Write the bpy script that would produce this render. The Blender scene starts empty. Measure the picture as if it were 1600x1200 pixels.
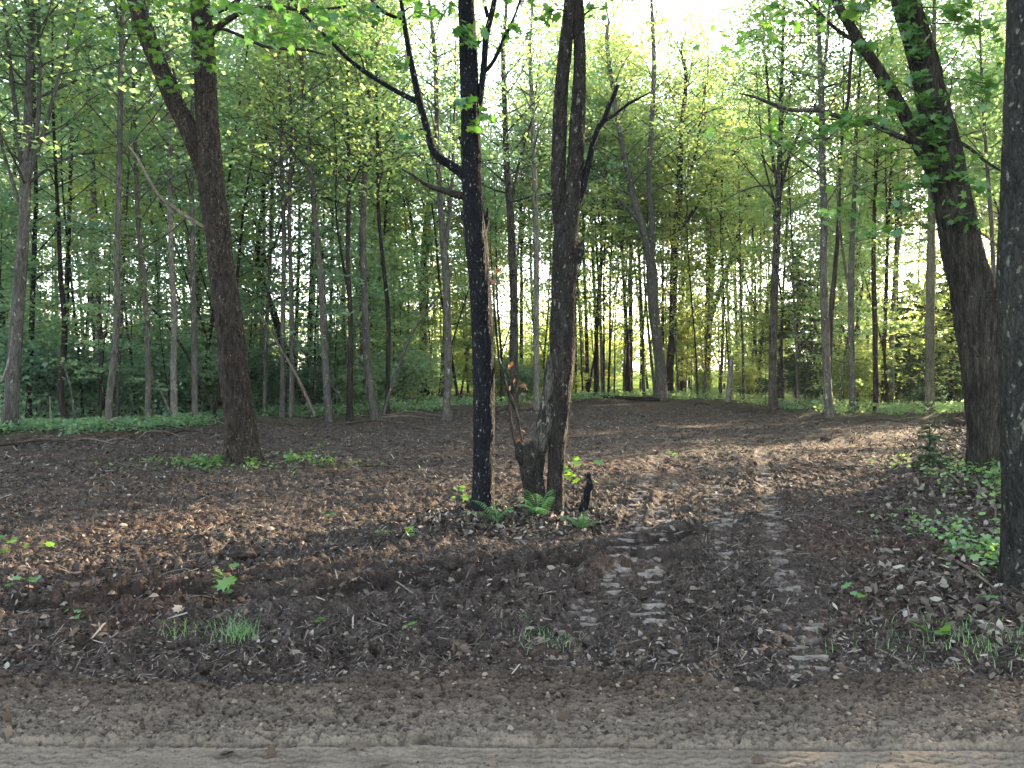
import bpy, math
import numpy as np
from mathutils import Vector
S = bpy.context.scene
COL = S.collection
R = math.radians
PI = math.pi

# ---------------------------------------------------------------- camera, sky, sun, exposure
FPX = 1230.0                      # focal length in pixels of the 1600 px wide photograph
CAMZ = 1.6
PITCH = math.atan(25 / FPX)       # looking very slightly down
cam = bpy.data.objects.new('camera', bpy.data.cameras.new('camera'))
COL.objects.link(cam)
cam.data.sensor_width = 36
cam.data.lens = 36 * FPX / 1600
cam.data.clip_end = 3000
cam.location = (0, 0, CAMZ)
cam.rotation_euler = (PI / 2 - PITCH, 0, 0)
S.camera = cam

SUN_EL, SUN_AZ = 14.5, 50.0       # degrees; azimuth to the right of the view
world = bpy.data.worlds.new('World')
S.world = world
world.use_nodes = True
wn = world.node_tree
sky = wn.nodes.new('ShaderNodeTexSky')
sky.sky_type = 'NISHITA'
sky.sun_disc = False
sky.sun_elevation = R(SUN_EL)
sky.sun_rotation = R(SUN_AZ)
sky.air_density = 1.0
sky.dust_density = 1.0
hz = wn.nodes.new('ShaderNodeHueSaturation')          # thin high cloud: a paler sky
hz.inputs['Saturation'].default_value = 0.45
wn.links.new(sky.outputs[0], hz.inputs['Color'])
wn.links.new(hz.outputs[0], wn.nodes['Background'].inputs[0])
wn.nodes['Background'].inputs[1].default_value = 0.15
sunl = bpy.data.lights.new('sun', 'SUN')
sunl.energy = 5.0
sunl.angle = R(0.5)
sunl.color = (1.0, 0.76, 0.50)
sun = bpy.data.objects.new('sun', sunl)
COL.objects.link(sun)
sd = Vector((math.sin(R(SUN_AZ)) * math.cos(R(SUN_EL)), math.cos(R(SUN_AZ)) * math.cos(R(SUN_EL)), math.sin(R(SUN_EL))))
sun.rotation_euler = (-sd).to_track_quat('-Z', 'Y').to_euler()
sun.location = sd * 100
S.view_settings.view_transform = 'Standard'
S.view_settings.look = 'None'
S.view_settings.exposure = 3.55
S.view_settings.gamma = 1.0
S.cycles.max_bounces = 9
S.cycles.diffuse_bounces = 6
S.cycles.glossy_bounces = 2
S.cycles.transmission_bounces = 4
S.cycles.use_denoising = True

# ---------------------------------------------------------------- pixel <-> world
def ray(px, py):
    X = (px - 800) / FPX
    v = -(py - 600) / FPX
    c, s = math.cos(PITCH), math.sin(PITCH)
    return np.array([X, c + v * s, -s + v * c])
def P(px, py, Y):
    d = ray(px, py)
    return np.array([0, 0, CAMZ]) + d * (Y / d[1])
def Gy(py, z=0.0):                # distance at which a ground pixel row lies
    d = ray(800, py)
    return (z - CAMZ) / d[2] * d[1]
def G(px, py):
    p = P(px, py, Gy(py))
    for _ in range(4): p = P(px, py, Gy(py, base_h(p[0], p[1])))
    p[2] = base_h(p[0], p[1]); return p

# ---------------------------------------------------------------- noise
def _h2(ix, iy, seed):
    n = (ix.astype(np.int64) * 374761393 + iy.astype(np.int64) * 668265263 + seed * 1442695041) & 0xffffffff
    n = ((n ^ (n >> 13)) * 1274126177) & 0xffffffff
    n = (n ^ (n >> 16)) & 0xffffff
    return n / float(0xffffff)
def n2(x, y, seed=0):
    x = np.asarray(x, float); y = np.asarray(y, float)
    ix = np.floor(x); iy = np.floor(y)
    fx = x - ix; fy = y - iy
    ux = fx * fx * (3 - 2 * fx); uy = fy * fy * (3 - 2 * fy)
    a = _h2(ix, iy, seed); b = _h2(ix + 1, iy, seed); c = _h2(ix, iy + 1, seed); d = _h2(ix + 1, iy + 1, seed)
    return (a + (b - a) * ux) * (1 - uy) + (c + (d - c) * ux) * uy
def fbm(x, y, seed=0, o=4):
    v = 0; a = 0.5; t = 0
    for i in range(o):
        v = v + a * n2(x, y, seed + i * 17); t += a; x = x * 2.03 + 5.1; y = y * 2.03 + 1.7; a *= 0.5
    return v / t
def sstep(a, b, x):
    t = np.clip((x - a) / (b - a), 0, 1); return t * t * (3 - 2 * t)

# ---------------------------------------------------------------- mesh helpers
class MB:
    def __init__(s): s.v = []; s.f = []; s.n = 0; s.q = []
    def add(s, v, f):
        v = np.asarray(v, float).reshape(-1, 3)
        f = np.asarray(f, int)
        s.v.append(v); s.f.append(f + s.n); s.n += len(v)
    def mesh(s, name, smooth=False, attrs=None):
        me = bpy.data.meshes.new(name)
        V = np.concatenate(s.v)
        me.vertices.add(len(V)); me.vertices.foreach_set('co', V.ravel())
        loops = np.concatenate([f.ravel() for f in s.f])
        sizes = np.concatenate([np.full(len(f), f.shape[1]) for f in s.f])
        me.loops.add(len(loops)); me.loops.foreach_set('vertex_index', loops)
        me.polygons.add(len(sizes))
        st = np.concatenate([[0], np.cumsum(sizes)[:-1]])
        me.polygons.foreach_set('loop_start', st); me.polygons.foreach_set('loop_total', sizes)
        if smooth: me.polygons.foreach_set('use_smooth', np.ones(len(sizes), bool))
        if attrs:
            for k, a in attrs.items():
                at = me.attributes.new(k, 'FLOAT', 'POINT'); at.data.foreach_set('value', np.asarray(a, float))
        me.update(calc_edges=True); me.validate()
        return me
def link(name, me, mat=None, parent=None, loc=None):
    o = bpy.data.objects.new(name, me); COL.objects.link(o)
    if mat is not None: me.materials.append(mat)
    if parent is not None: o.parent = parent
    if loc is not None: o.location = loc
    return o
def tag(o, label=None, cat=None, group=None, kind=None):
    if label: o['label'] = label
    if cat: o['category'] = cat
    if group: o['group'] = group
    if kind: o['kind'] = kind
    return o
def thing(name, label, cat, loc, group=None):
    o = bpy.data.objects.new(name, None); COL.objects.link(o); o.location = loc
    o.empty_display_size = 0.2
    return tag(o, label, cat, group)
def copy_tree(o, loc, rz=0, sc=(1, 1, 1), label=None):
    c = o.copy(); COL.objects.link(c); c.location = loc; c.rotation_euler = (0, 0, rz); c.scale = sc
    if label: c['label'] = label
    for ch in [x for x in CH[o.name]]:
        k = ch.copy(); COL.objects.link(k); k.parent = c
    return c
CH = {}
def remember(o, parts): CH[o.name] = parts; return o

def spline(pts, rad, step):
    pts = np.asarray(pts, float); rad = np.asarray(rad, float)
    n = len(pts)
    if n == 2: pts = np.array([pts[0], (pts[0] + pts[1]) / 2, pts[1]]); rad = np.array([rad[0], rad.mean(), rad[1]]); n = 3
    ext = np.vstack([2 * pts[0] - pts[1], pts, 2 * pts[-1] - pts[-2]])
    er = np.concatenate([[rad[0]], rad, [rad[-1]]])
    op, orr = [], []
    for i in range(n - 1):
        p0, p1, p2, p3 = ext[i:i + 4]
        k = max(2, int(np.linalg.norm(p2 - p1) / step))
        t = np.linspace(0, 1, k, endpoint=False)[:, None]
        op.append(0.5 * ((2 * p1) + (-p0 + p2) * t + (2 * p0 - 5 * p1 + 4 * p2 - p3) * t ** 2 + (-p0 + 3 * p1 - 3 * p2 + p3) * t ** 3))
        orr.append(er[i + 1] + (er[i + 2] - er[i + 1]) * (t[:, 0]))
    op.append(pts[-1:]); orr.append(rad[-1:])
    return np.vstack(op), np.concatenate(orr)
def tube(mb, pts, rad, seg=8, step=0.25, amp=0.0, flare=0.0, seed=0, fh=0.28, cap=True, lump=0.0, rag=0.0):
    p, r = spline(pts, rad, step)
    m = len(p)
    T = np.gradient(p, axis=0); T /= np.linalg.norm(T, axis=1)[:, None] + 1e-9
    mean = np.abs(T.mean(0))
    ref = np.array([1.0, 0, 0]) if mean[2] > 0.6 else (np.array([0, 0, 1.0]) if mean[2] < .5 and mean[0] > .3 else np.array([0, .6, .8]))
    A = np.cross(T, ref); A /= np.linalg.norm(A, axis=1)[:, None] + 1e-9
    B = np.cross(T, A)
    th = np.linspace(0, 2 * PI, seg, endpoint=False)
    L = np.concatenate([[0], np.cumsum(np.linalg.norm(np.diff(p, axis=0), axis=1))])
    RR = np.repeat(r[:, None], seg, 1)
    if flare:
        rng = np.random.default_rng(seed + 5)
        lobes = 0.55 + 0.3 * np.cos(3 * th + rng.random() * 6) + 0.25 * np.cos(5 * th + rng.random() * 6)
        RR = RR * (1 + flare * np.exp(-L / fh)[:, None] * lobes[None, :] * 1.2)
    if lump:
        RR = RR * (1 + lump * (fbm(np.cos(th)[None, :] * 1.3 + 9 + L[:, None] * 0, L[:, None] * 2.2 + np.sin(th)[None, :] * 1.3, seed + 3, 3) - .5) * 2)
    if amp:
        c, s_ = np.cos(th)[None, :], np.sin(th)[None, :]
        r0 = float(np.mean(r))
        k = 42.0
        x = c * r0 * k + s_ * r0 * k * .37; y = s_ * r0 * k - c * r0 * k * .37
        z = L[:, None] * 6.0
        a = fbm(x + z * 0.55, y + z * .31 + 30, seed, 3)
        ridge = 1 - np.abs(a - 0.5) * 4
        b = fbm(x * 2.3 + 7, y * 2.3 + z * 2.1, seed + 50, 2)
        RR = RR + amp * (np.clip(ridge, -1, 1) * 0.8 + (b - .5) * 1.1)
    V = p[:, None, :] + A[:, None, :] * (np.cos(th)[None, :] * RR)[..., None] + B[:, None, :] * (np.sin(th)[None, :] * RR)[..., None]
    if rag:
        rr = np.random.default_rng(seed).random(seg) * rag
        V[-1] += T[-1] * rr[:, None]
    V = V.reshape(-1, 3)
    i = np.arange(m - 1)[:, None] * seg; j = np.arange(seg)[None, :]; jn = (j + 1) % seg
    F = np.stack([i + j, i + jn, i + seg + jn, i + seg + j], -1).reshape(-1, 4)
    mb.add(V, F)
    if cap:
        for e, pt in ((m - 1, p[-1] + T[-1] * r[-1] * (.6 if not rag else -.6)), (0, p[0])):
            ring = V[e * seg:(e + 1) * seg]
            mb.add(np.vstack([ring, pt]), np.stack([np.arange(seg), (np.arange(seg) + 1) % seg, np.full(seg, seg)], -1))
    return p, r

KITE = np.array([[0, -.5, 0], [.42, .05, .06], [0, .6, -.05], [-.42, .05, .06]])
KF = np.array([[0, 1, 2, 3]])
# lobed maple leaf
_m = [(0, -.42), (.10, -.36), (.42, -.42), (.34, -.18), (.62, -.02), (.44, .10), (.46, .34), (.22, .24), (.10, .34), (0, .72)]
_o = _m + [(-a, b) for a, b in _m[-2:0:-1]]
MAPLE = np.array([[0, 0, 0.03]] + [[a, b, -.10 * (a * a + b * b)] for a, b in _o])
MF = np.array([[0, i, i % (len(_o)) + 1] for i in range(1, len(_o) + 1)])
def leaves(mb, C, size, rng, tmpl=KITE, tf=KF, tilt=0.45, flat=1.0, droop=0.0, svar=.35, vertical=False):
    N = len(C)
    if N == 0: return
    n = rng.normal(0, tilt, (N, 3)); n[:, 2] += flat
    if vertical: n = rng.normal(0, 1, (N, 3)) * np.array([1, 1, .3])
    n /= np.linalg.norm(n, axis=1)[:, None]
    t = rng.normal(0, 1, (N, 3)); t[:, 2] -= droop
    t -= n * (t * n).sum(1)[:, None]; t /= np.linalg.norm(t, axis=1)[:, None]
    b = np.cross(n, t)
    s = size * (1 + rng.uniform(-svar, svar, N))
    V = C[:, None, :] + s[:, None, None] * (b[:, None, :] * tmpl[None, :, 0:1] + t[:, None, :] * tmpl[None, :, 1:2] + n[:, None, :] * tmpl[None, :, 2:3])
    k = len(tmpl)
    F = (tf[None] + (np.arange(N) * k)[:, None, None]).reshape(-1, tf.shape[1])
    mb.add(V.reshape(-1, 3), F)

# ---------------------------------------------------------------- materials
def new_mat(name):
    m = bpy.data.materials.new(name); m.use_nodes = True
    nt = m.node_tree; nt.nodes.clear()
    out = nt.nodes.new('ShaderNodeOutputMaterial')
    return m, nt, out
def N(nt, t, **kw):
    n = nt.nodes.new(t)
    for k, v in kw.items(): setattr(n, k, v)
    return n
def ramp(nt, inp, stops):
    r = N(nt, 'ShaderNodeValToRGB')
    while len(r.color_ramp.elements) < len(stops): r.color_ramp.elements.new(0.5)
    for e, (p, c) in zip(r.color_ramp.elements, stops):
        e.position = p; e.color = (*c, 1) if len(c) == 3 else c
    nt.links.new(inp, r.inputs[0]); return r
def noise(nt, vec, scale, detail=4, rough=.55):
    n = N(nt, 'ShaderNodeTexNoise'); n.inputs['Scale'].default_value = scale; n.inputs['Detail'].default_value = detail
    n.inputs['Roughness'].default_value = rough
    if vec is not None: nt.links.new(vec, n.inputs['Vector'])
    return n.outputs['Fac']
def mixc(nt, fac, a, b, mode='MIX'):
    m = N(nt, 'ShaderNodeMix', data_type='RGBA', blend_type=mode)
    L = nt.links.new
    if hasattr(fac, 'links'): L(fac, m.inputs[0])
    else: m.inputs[0].default_value = fac
    for i, v in ((6, a), (7, b)):
        if hasattr(v, 'links'): L(v, m.inputs[i])
        else: m.inputs[i].default_value = (*v, 1)
    return m.outputs[2]
def bark(name, dark, light, scale=14, stretch=.16, fleck=None, fa=.62, fscale=22, patch=None, pa=.55, bump=.6, fstretch=.5, spec=.06):
    m, nt, out = new_mat(name); L = nt.links.new
    tc = N(nt, 'ShaderNodeTexCoord'); oi = N(nt, 'ShaderNodeObjectInfo')
    ad = N(nt, 'ShaderNodeVectorMath', operation='ADD'); L(tc.outputs['Object'], ad.inputs[0])
    sc = N(nt, 'ShaderNodeMath', operation='MULTIPLY'); L(oi.outputs['Random'], sc.inputs[0]); sc.inputs[1].default_value = 40
    L(sc.outputs[0], ad.inputs[1])
    def mp(z):
        p = N(nt, 'ShaderNodeMapping'); p.inputs['Scale'].default_value = (1, 1, z); L(ad.outputs[0], p.inputs['Vector']); return p.outputs[0]
    v1 = mp(stretch)
    a = noise(nt, v1, scale, 7, .65)
    vo = N(nt, 'ShaderNodeTexVoronoi', feature='DISTANCE_TO_EDGE'); vo.inputs['Scale'].default_value = scale * 1.3
    wv = N(nt, 'ShaderNodeVectorMath', operation='ADD'); nn = N(nt, 'ShaderNodeTexNoise'); nn.inputs['Scale'].default_value = scale * .8
    L(v1, nn.inputs['Vector']); ws = N(nt, 'ShaderNodeVectorMath', operation='SCALE'); ws.inputs['Scale'].default_value = .12
    L(nn.outputs['Color'], ws.inputs[0]); L(v1, wv.inputs[0]); L(ws.outputs[0], wv.inputs[1]); L(wv.outputs[0], vo.inputs['Vector'])
    c = ramp(nt, a, [(.32, dark), (.68, light)]).outputs[0]
    fur = ramp(nt, vo.outputs['Distance'], [(0, (.35, .35, .35)), (.10, (1, 1, 1))]).outputs[0]
    c = mixc(nt, .8, c, fur, 'MULTIPLY')
    big = noise(nt, mp(.5), 2.2, 3)
    c = mixc(nt, .7, c, ramp(nt, big, [(.3, (.6, .6, .6)), (.7, (1.25, 1.22, 1.15))]).outputs[0], 'MULTIPLY')
    if patch:
        pm = noise(nt, mp(.35), 9, 6, .7)
        c = mixc(nt, ramp(nt, pm, [(pa - .03, (0, 0, 0)), (pa + .03, (1, 1, 1))]).outputs[0], c, patch)
    if fleck:
        fm = noise(nt, mp(fstretch), fscale, 3, .5)
        c = mixc(nt, ramp(nt, fm, [(fa, (0, 0, 0)), (fa + .04, (1, 1, 1))]).outputs[0], c, fleck)
    bs = N(nt, 'ShaderNodeBsdfPrincipled'); bs.inputs['Roughness'].default_value = .85
    bs.inputs['Specular IOR Level'].default_value = spec
    L(c, bs.inputs['Base Color'])
    bm = N(nt, 'ShaderNodeBump'); bm.inputs['Strength'].default_value = bump; bm.inputs['Distance'].default_value = .03
    mm = N(nt, 'ShaderNodeMath', operation='MULTIPLY_ADD'); L(vo.outputs['Distance'], mm.inputs[0]); mm.inputs[1].default_value = 2.5; L(a, mm.inputs[2])
    L(mm.outputs[0], bm.inputs['Height']); L(bm.outputs[0], bs.inputs['Normal'])
    L(bs.outputs[0], out.inputs[0]); return m
def leafmat(name, c1, c2, t1, t2, trans=.5, gloss=.035):
    m, nt, out = new_mat(name); L = nt.links.new
    g = N(nt, 'ShaderNodeNewGeometry'); oi = N(nt, 'ShaderNodeObjectInfo')
    r1 = ramp(nt, g.outputs['Random Per Island'], [(0, c1), (1, c2)]).outputs[0]
    r2 = ramp(nt, g.outputs['Random Per Island'], [(0, t1), (1, t2)]).outputs[0]
    var = ramp(nt, oi.outputs['Random'], [(0, (.75, .85, .9)), (.5, (1, 1, 1)), (1, (1.25, 1.1, .9))]).outputs[0]
    d = N(nt, 'ShaderNodeBsdfDiffuse'); L(mixc(nt, 1, r1, var, 'MULTIPLY'), d.inputs[0])
    t = N(nt, 'ShaderNodeBsdfTranslucent'); L(mixc(nt, 1, r2, var, 'MULTIPLY'), t.inputs[0])
    gl = N(nt, 'ShaderNodeBsdfGlossy'); gl.inputs['Roughness'].default_value = .45; gl.inputs[0].default_value = (.8, .85, .9, 1)
    mx = N(nt, 'ShaderNodeMixShader'); mx.inputs[0].default_value = trans; L(d.outputs[0], mx.inputs[1]); L(t.outputs[0], mx.inputs[2])
    m2 = N(nt, 'ShaderNodeMixShader'); m2.inputs[0].default_value = gloss; L(mx.outputs[0], m2.inputs[1]); L(gl.outputs[0], m2.inputs[2])
    L(m2.outputs[0], out.inputs[0]); return m
def chipmat(name, stops, rough=.8):
    m, nt, out = new_mat(name)
    g = N(nt, 'ShaderNodeNewGeometry')
    c = ramp(nt, g.outputs['Random Per Island'], stops).outputs[0]
    b = N(nt, 'ShaderNodeBsdfPrincipled'); b.inputs['Roughness'].default_value = rough; b.inputs['Specular IOR Level'].default_value = .1
    nt.links.new(c, b.inputs['Base Color']); nt.links.new(b.outputs[0], out.inputs[0]); return m

B_brown = bark('brown_furrowed_bark', (.005, .0042, .0037), (.050, .042, .035), 20, .32, fleck=(.12, .112, .09), fa=.66, fscale=34, fstretch=.4, bump=1.0)
B_black = bark('black_bark', (.003, .0035, .005), (.008, .009, .011), 22, .3, fleck=(.11, .105, .097), fa=.645, fscale=46, fstretch=.5, spec=.06)
B_dgrey = bark('peeling_grey_bark', (.007, .0065, .006), (.036, .034, .030), 20, .35, fleck=(.10, .096, .084), fa=.64, patch=(.014, .013, .012), pa=.55, bump=.9)
B_pgrey = bark('smooth_pale_grey_bark', (.026, .025, .022), (.070, .067, .059), 14, .3, fleck=(.11, .105, .09), fa=.62, patch=(.012, .011, .010), pa=.54, bump=1.0)
B_right = bark('grey_ridged_bark', (.006, .0056, .005), (.048, .045, .038), 17, .16, fleck=(.10, .11, .09), fa=.72, bump=1.0)
B_lichen = bark('dark_bark_with_lichen', (.008, .009, .009), (.026, .026, .024), 20, .3, fleck=(.07, .078, .062), fa=.63, fscale=24, fstretch=.7)
B_mid = bark('grey_forest_bark', (.030, .030, .027), (.090, .088, .078), 14, .3, fleck=(.2, .2, .18), fa=.66, fscale=12)
B_middark = bark('dark_forest_bark', (.010, .009, .008), (.030, .0265, .023), 14, .2, fleck=(.16, .16, .14), fa=.70, fscale=12)
B_pale = bark('pale_forest_bark', (.07, .068, .060), (.165, .16, .14), 10, .35, fleck=(.05, .045, .04), fa=.64, fscale=14, fstretch=1.6)
B_olive = bark('olive_forest_bark', (.045, .046, .032), (.10, .098, .072), 10, .4)
B_dead = bark('bare_dead_wood', (.05, .042, .035), (.145, .125, .105), 20, .15)
L_near = leafmat('maple_leaf', (.030, .085, .025), (.065, .14, .035), (.06, .17, .025), (.16, .30, .04), .45, .03)
L_mid = leafmat('forest_leaf', (.060, .125, .068), (.115, .18, .095), (.19, .37, .13), (.40, .54, .20), .55)
L_warm = leafmat('light_forest_leaf', (.07, .12, .045), (.13, .18, .065), (.27, .39, .10), (.48, .56, .15), .6)
L_deep = leafmat('deep_forest_leaf', (.062, .128, .080), (.105, .18, .12), (.18, .34, .17), (.34, .47, .24), .5)
L_conif = leafmat('needle', (.018, .045, .022), (.035, .075, .035), (.03, .07, .02), (.05, .10, .03), .2, .03)
L_fern = leafmat('fern_green', (.03, .10, .035), (.05, .14, .045), (.08, .25, .05), (.10, .30, .06), .4)
L_plant = leafmat('ground_plant_leaf', (.045, .11, .04), (.12, .22, .08), (.12, .28, .05), (.22, .40, .08), .4)
L_dead = leafmat('dead_leaf', (.05, .025, .012), (.14, .06, .02), (.10, .04, .012), (.22, .09, .02), .35)

# ---------------------------------------------------------------- ground
EDGE = np.array([[-500, 15], [0, 17.9], [180, 18.4], [300, 20.5], [420, 22.5], [600, 24.3], [700, 27], [800, 30.5], [900, 35], [1035, 38.5],
                 [1140, 33], [1210, 28], [1300, 24.8], [1450, 24.2], [1600, 22], [2200, 20]])
def edge_y(x, y):
    return np.interp(800 + x / np.maximum(y, .1) * FPX, EDGE[:, 0], EDGE[:, 1])
def right_edge(y):
    return np.interp(y, [2, 4.2, 5.2, 7.1, 10.6, 16, 24], [4.2, 3.5, 3.05, 4.05, 5.8, 8.8, 13.5])
def base_h(x, y):
    h = (fbm(np.asarray(x) * .35 + 3, np.asarray(y) * .35, 11, 2) - .5) * .10 * sstep(4.2, 7, y)
    dx = np.asarray(x) - .15; dy = np.asarray(y) - 8.2
    h = h + .05 * np.exp(-(dx * dx / 1.2 + dy * dy / .35))
    dx = np.asarray(x) + 4.4; dy = np.asarray(y) - 13.1
    h = h + .10 * np.exp(-(dx * dx / 1.5 + dy * dy / .8))
    h = h + .30 * sstep(-1.5, .5, y - edge_y(x, y)) * fbm(np.asarray(x) * .5, np.asarray(y) * .5, 5, 2) * (1 - sstep(1, 4, y - edge_y(x, y)))
    return h if np.ndim(h) else float(h)
# rut and crawler-track lines, as ground points
def gp(l): return np.array([[*P(a, b, Gy(b))[:2]] for a, b in l])
def seg_dist(x, y, line, step=.05):
    """distance to a polyline, and arc length along it (coarse but vectorised)"""
    best = np.full(x.shape, 9e9); arc = np.zeros(x.shape); side = np.zeros(x.shape); s0 = 0
    for a, b in zip(line[:-1], line[1:]):
        d = b - a; L = np.hypot(*d); u = d / L
        t = np.clip((x - a[0]) * u[0] + (y - a[1]) * u[1], 0, L)
        qx = x - a[0] - u[0] * t; qy = y - a[1] - u[1] * t
        dd = np.hypot(qx, qy); m = dd < best
        best = np.where(m, dd, best); arc = np.where(m, s0 + t, arc)
        side = np.where(m, qx * u[1] - qy * u[0], side); s0 += L
    return best, arc, side
TRACKS = [(gp([(865, 1000), (915, 960), (955, 915), (975, 870), (985, 820), (1000, 770), (1030, 715)]), .135, .95),
          (gp([(1010, 1000), (1015, 930), (1018, 865), (1030, 800), (1060, 730)]), .12, .75),
          (gp([(1265, 1045), (1245, 940), (1215, 850), (1200, 770), (1190, 700)]), .13, .9),
          (gp([(1130, 900), (1125, 830), (1120, 760)]), .12, .7),
          (gp([(400, 945), (560, 936), (760, 912)]), .10, .8)]
RUTS = [(gp([(120, 948), (300, 935), (460, 940), (600, 928), (760, 908), (900, 885), (960, 872)]), .10, .20),
        (gp([(0, 905), (200, 900), (420, 908), (560, 900)]), .04, .14),
        (gp([(700, 900), (830, 880), (940, 878)]), .07, .18),
        (gp([(420, 915), (700, 890), (900, 868), (1000, 850)]), .08, .2),
        (gp([(0, 1058), (200, 1062), (600, 1070), (1000, 1064), (1599, 1085)]), .03, .10)]
def ground_fields(X, Y):
    inc = 1 - sstep(-.8, .8, Y - edge_y(X, Y) + (fbm(X * .8, Y * .8, 77, 2) - .5) * 3)
    soil = sstep(3.90, 4.25, Y + (fbm(X * 1.5, Y * 1.5, 9, 3) - .5) * .5)
    h = base_h(X, Y)
    q = 1 / (1 + Y * .03)
    rough = soil * (.35 + .65 * inc) * (1 - .5 * sstep(8, 20, Y)) * (.42 + .75 * fbm(X * .7, Y * .7, 21, 2))
    h = h + rough * .10 * (fbm(X * 3.2, Y * 4.2, 31, 3) - .5)
    h = h + rough * .085 * (fbm(X * 10, Y * 10, 41, 3) - .5)
    a = fbm(X * 24, Y * 26, 51, 2); h = h + rough * .060 * (sstep(.35, .62, a) - .5) * (.3 + fbm(X * 5, Y * 5, 53, 1))
    h = h + rough * .040 * (n2(X * 52, Y * 66, 57) - .5) + rough * .02 * (n2(X * 95, Y * 110, 58) - .5)
    # long furrows left by the blade, nearly across the view
    h = h + rough * .035 * (fbm(X * .9 + Y * .4, Y * 5.5 - X * .9, 61, 3) - .5)
    pale = np.zeros(X.shape)
    for line, hw, st in TRACKS:
        d, a, s = seg_dist(X, Y, line)
        wob = (fbm(X * 2, Y * 2, 71, 2) - .5) * .05
        band = 1 - sstep(hw * .8, hw, d + wob)
        ph = ((a + .25 * s) / .155) % 1.0
        crest = sstep(.0, .10, ph) * (1 - sstep(.22, .34, ph)) * sstep(.30, .44, fbm(X * 9, Y * 9, 83, 2))
        keep = .6 * sstep(.44, .58, fbm(a * 1.7 + 4, s * 5 + a, 81, 2)) * st
        h = np.where(d < hw * 1.3, h * (1 - .5 * band * st) - .012 * band + crest * band * keep * .040, h)
        pale = np.maximum(pale, crest * band * keep)
    rut_shade = np.zeros(X.shape)  # shade down in the ruts, painted as a darker soil colour
    for line, dep, w in RUTS:
        d, a, s = seg_dist(X, Y, line)
        k = .5 + fbm(a * 1.5, a * .3, 91, 2)
        s2 = s + (fbm(X * 4, Y * 4, 95, 2) - .5) * .08
        rut_shade = np.maximum(rut_shade, np.exp(-(s2 / w * 1.6) ** 2) * (d < 1) * np.clip(k, 0, 1) * min(1, dep * 14))
        h = h - dep * k * np.exp(-(s2 / w * 2.2) ** 2) * (d < 1) + dep * .55 * k * np.exp(-((np.abs(s2) - w) / w * 2) ** 2) * (d < 1)
    pale = pale - rut_shade * soil  # negative values carry the painted rut shade
    h = soil * h + (1 - soil) * (road_h0(X, Y) - .004)
    return h, inc, soil, pale
def road_h0(X, Y):
    h = (fbm(X * .8, Y * .8, 101, 2) - .5) * .02 + .014
    k_ = sstep(3.27, 3.32, Y) * (.5 + fbm(X * 1.3, Y * 3, 115, 2))
    h = h + .036 * (fbm(X * 7, Y * 17, 111, 4) - .5) * k_ - .022 * sstep(.50, .66, fbm(X * 30, Y * 60, 121, 2)) * k_ + .020 * (n2(X * 75, Y * 95, 123) - .5) * k_ + .004 * (fbm(X * 40, Y * 45, 122, 2) - .5)
    h = h + .014 * (fbm(X * 1.6, Y * 9, 131, 3) - .5) * sstep(3.4, 3.6, Y)
    bank = 3.30 - .012 * X + (fbm(X * 2.2, X * 0 + 2, 141, 3) - .5) * .05
    h = h - .014 * (1 - sstep(-.03, .01, Y - bank)) - .045 * np.exp(-((Y - bank) / .014) ** 2) * (.5 + 1.1 * fbm(X * 3, X * 0, 145, 2))
    tri = np.abs(((X / .10) % 1.0) - .5) * 2
    ph = ((Y + .024 * tri + (fbm(X * 3, Y * 3, 151, 2) - .5) * .012 + (fbm(X * .7, Y * .3, 153, 2) - .5) * .09) / .047) % 1
    g = np.exp(-((ph - .5) / .17) ** 2)
    h = h - .015 * g * (1 - sstep(-.06, -.02, Y - bank)) * sstep(.34, .56, fbm(X * 3 + 2, Y * 7, 161, 3) + .08)
    return h
def road_h(X, Y): return road_h0(X, Y) - .10 * sstep(4.0, 4.06, Y + (fbm(X * 1.5, Y * 1.5, 9, 3) - .5) * .5)
def grid(name, ys, ts, hf, mat, extra=0):
    T, YY = np.meshgrid(ts, ys)
    X = T * (YY + extra)
    r = hf(X, YY)
    at = None
    if isinstance(r, tuple): h = r[0]; at = {'inc': r[1].ravel(), 'soil': r[2].ravel(), 'pale': r[3].ravel()}
    else: h = r
    mb = MB(); nx = len(ts); ny = len(ys)
    i = np.arange(ny - 1)[:, None] * nx; j = np.arange(nx - 1)[None, :]
    mb.add(np.stack([X, YY, h], -1).reshape(-1, 3), np.stack([i + j, i + j + 1, i + nx + j + 1, i + nx + j], -1).reshape(-1, 4))
    o = link(name, mb.mesh(name, True, at), mat); tag(o, kind='structure'); return o

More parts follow.
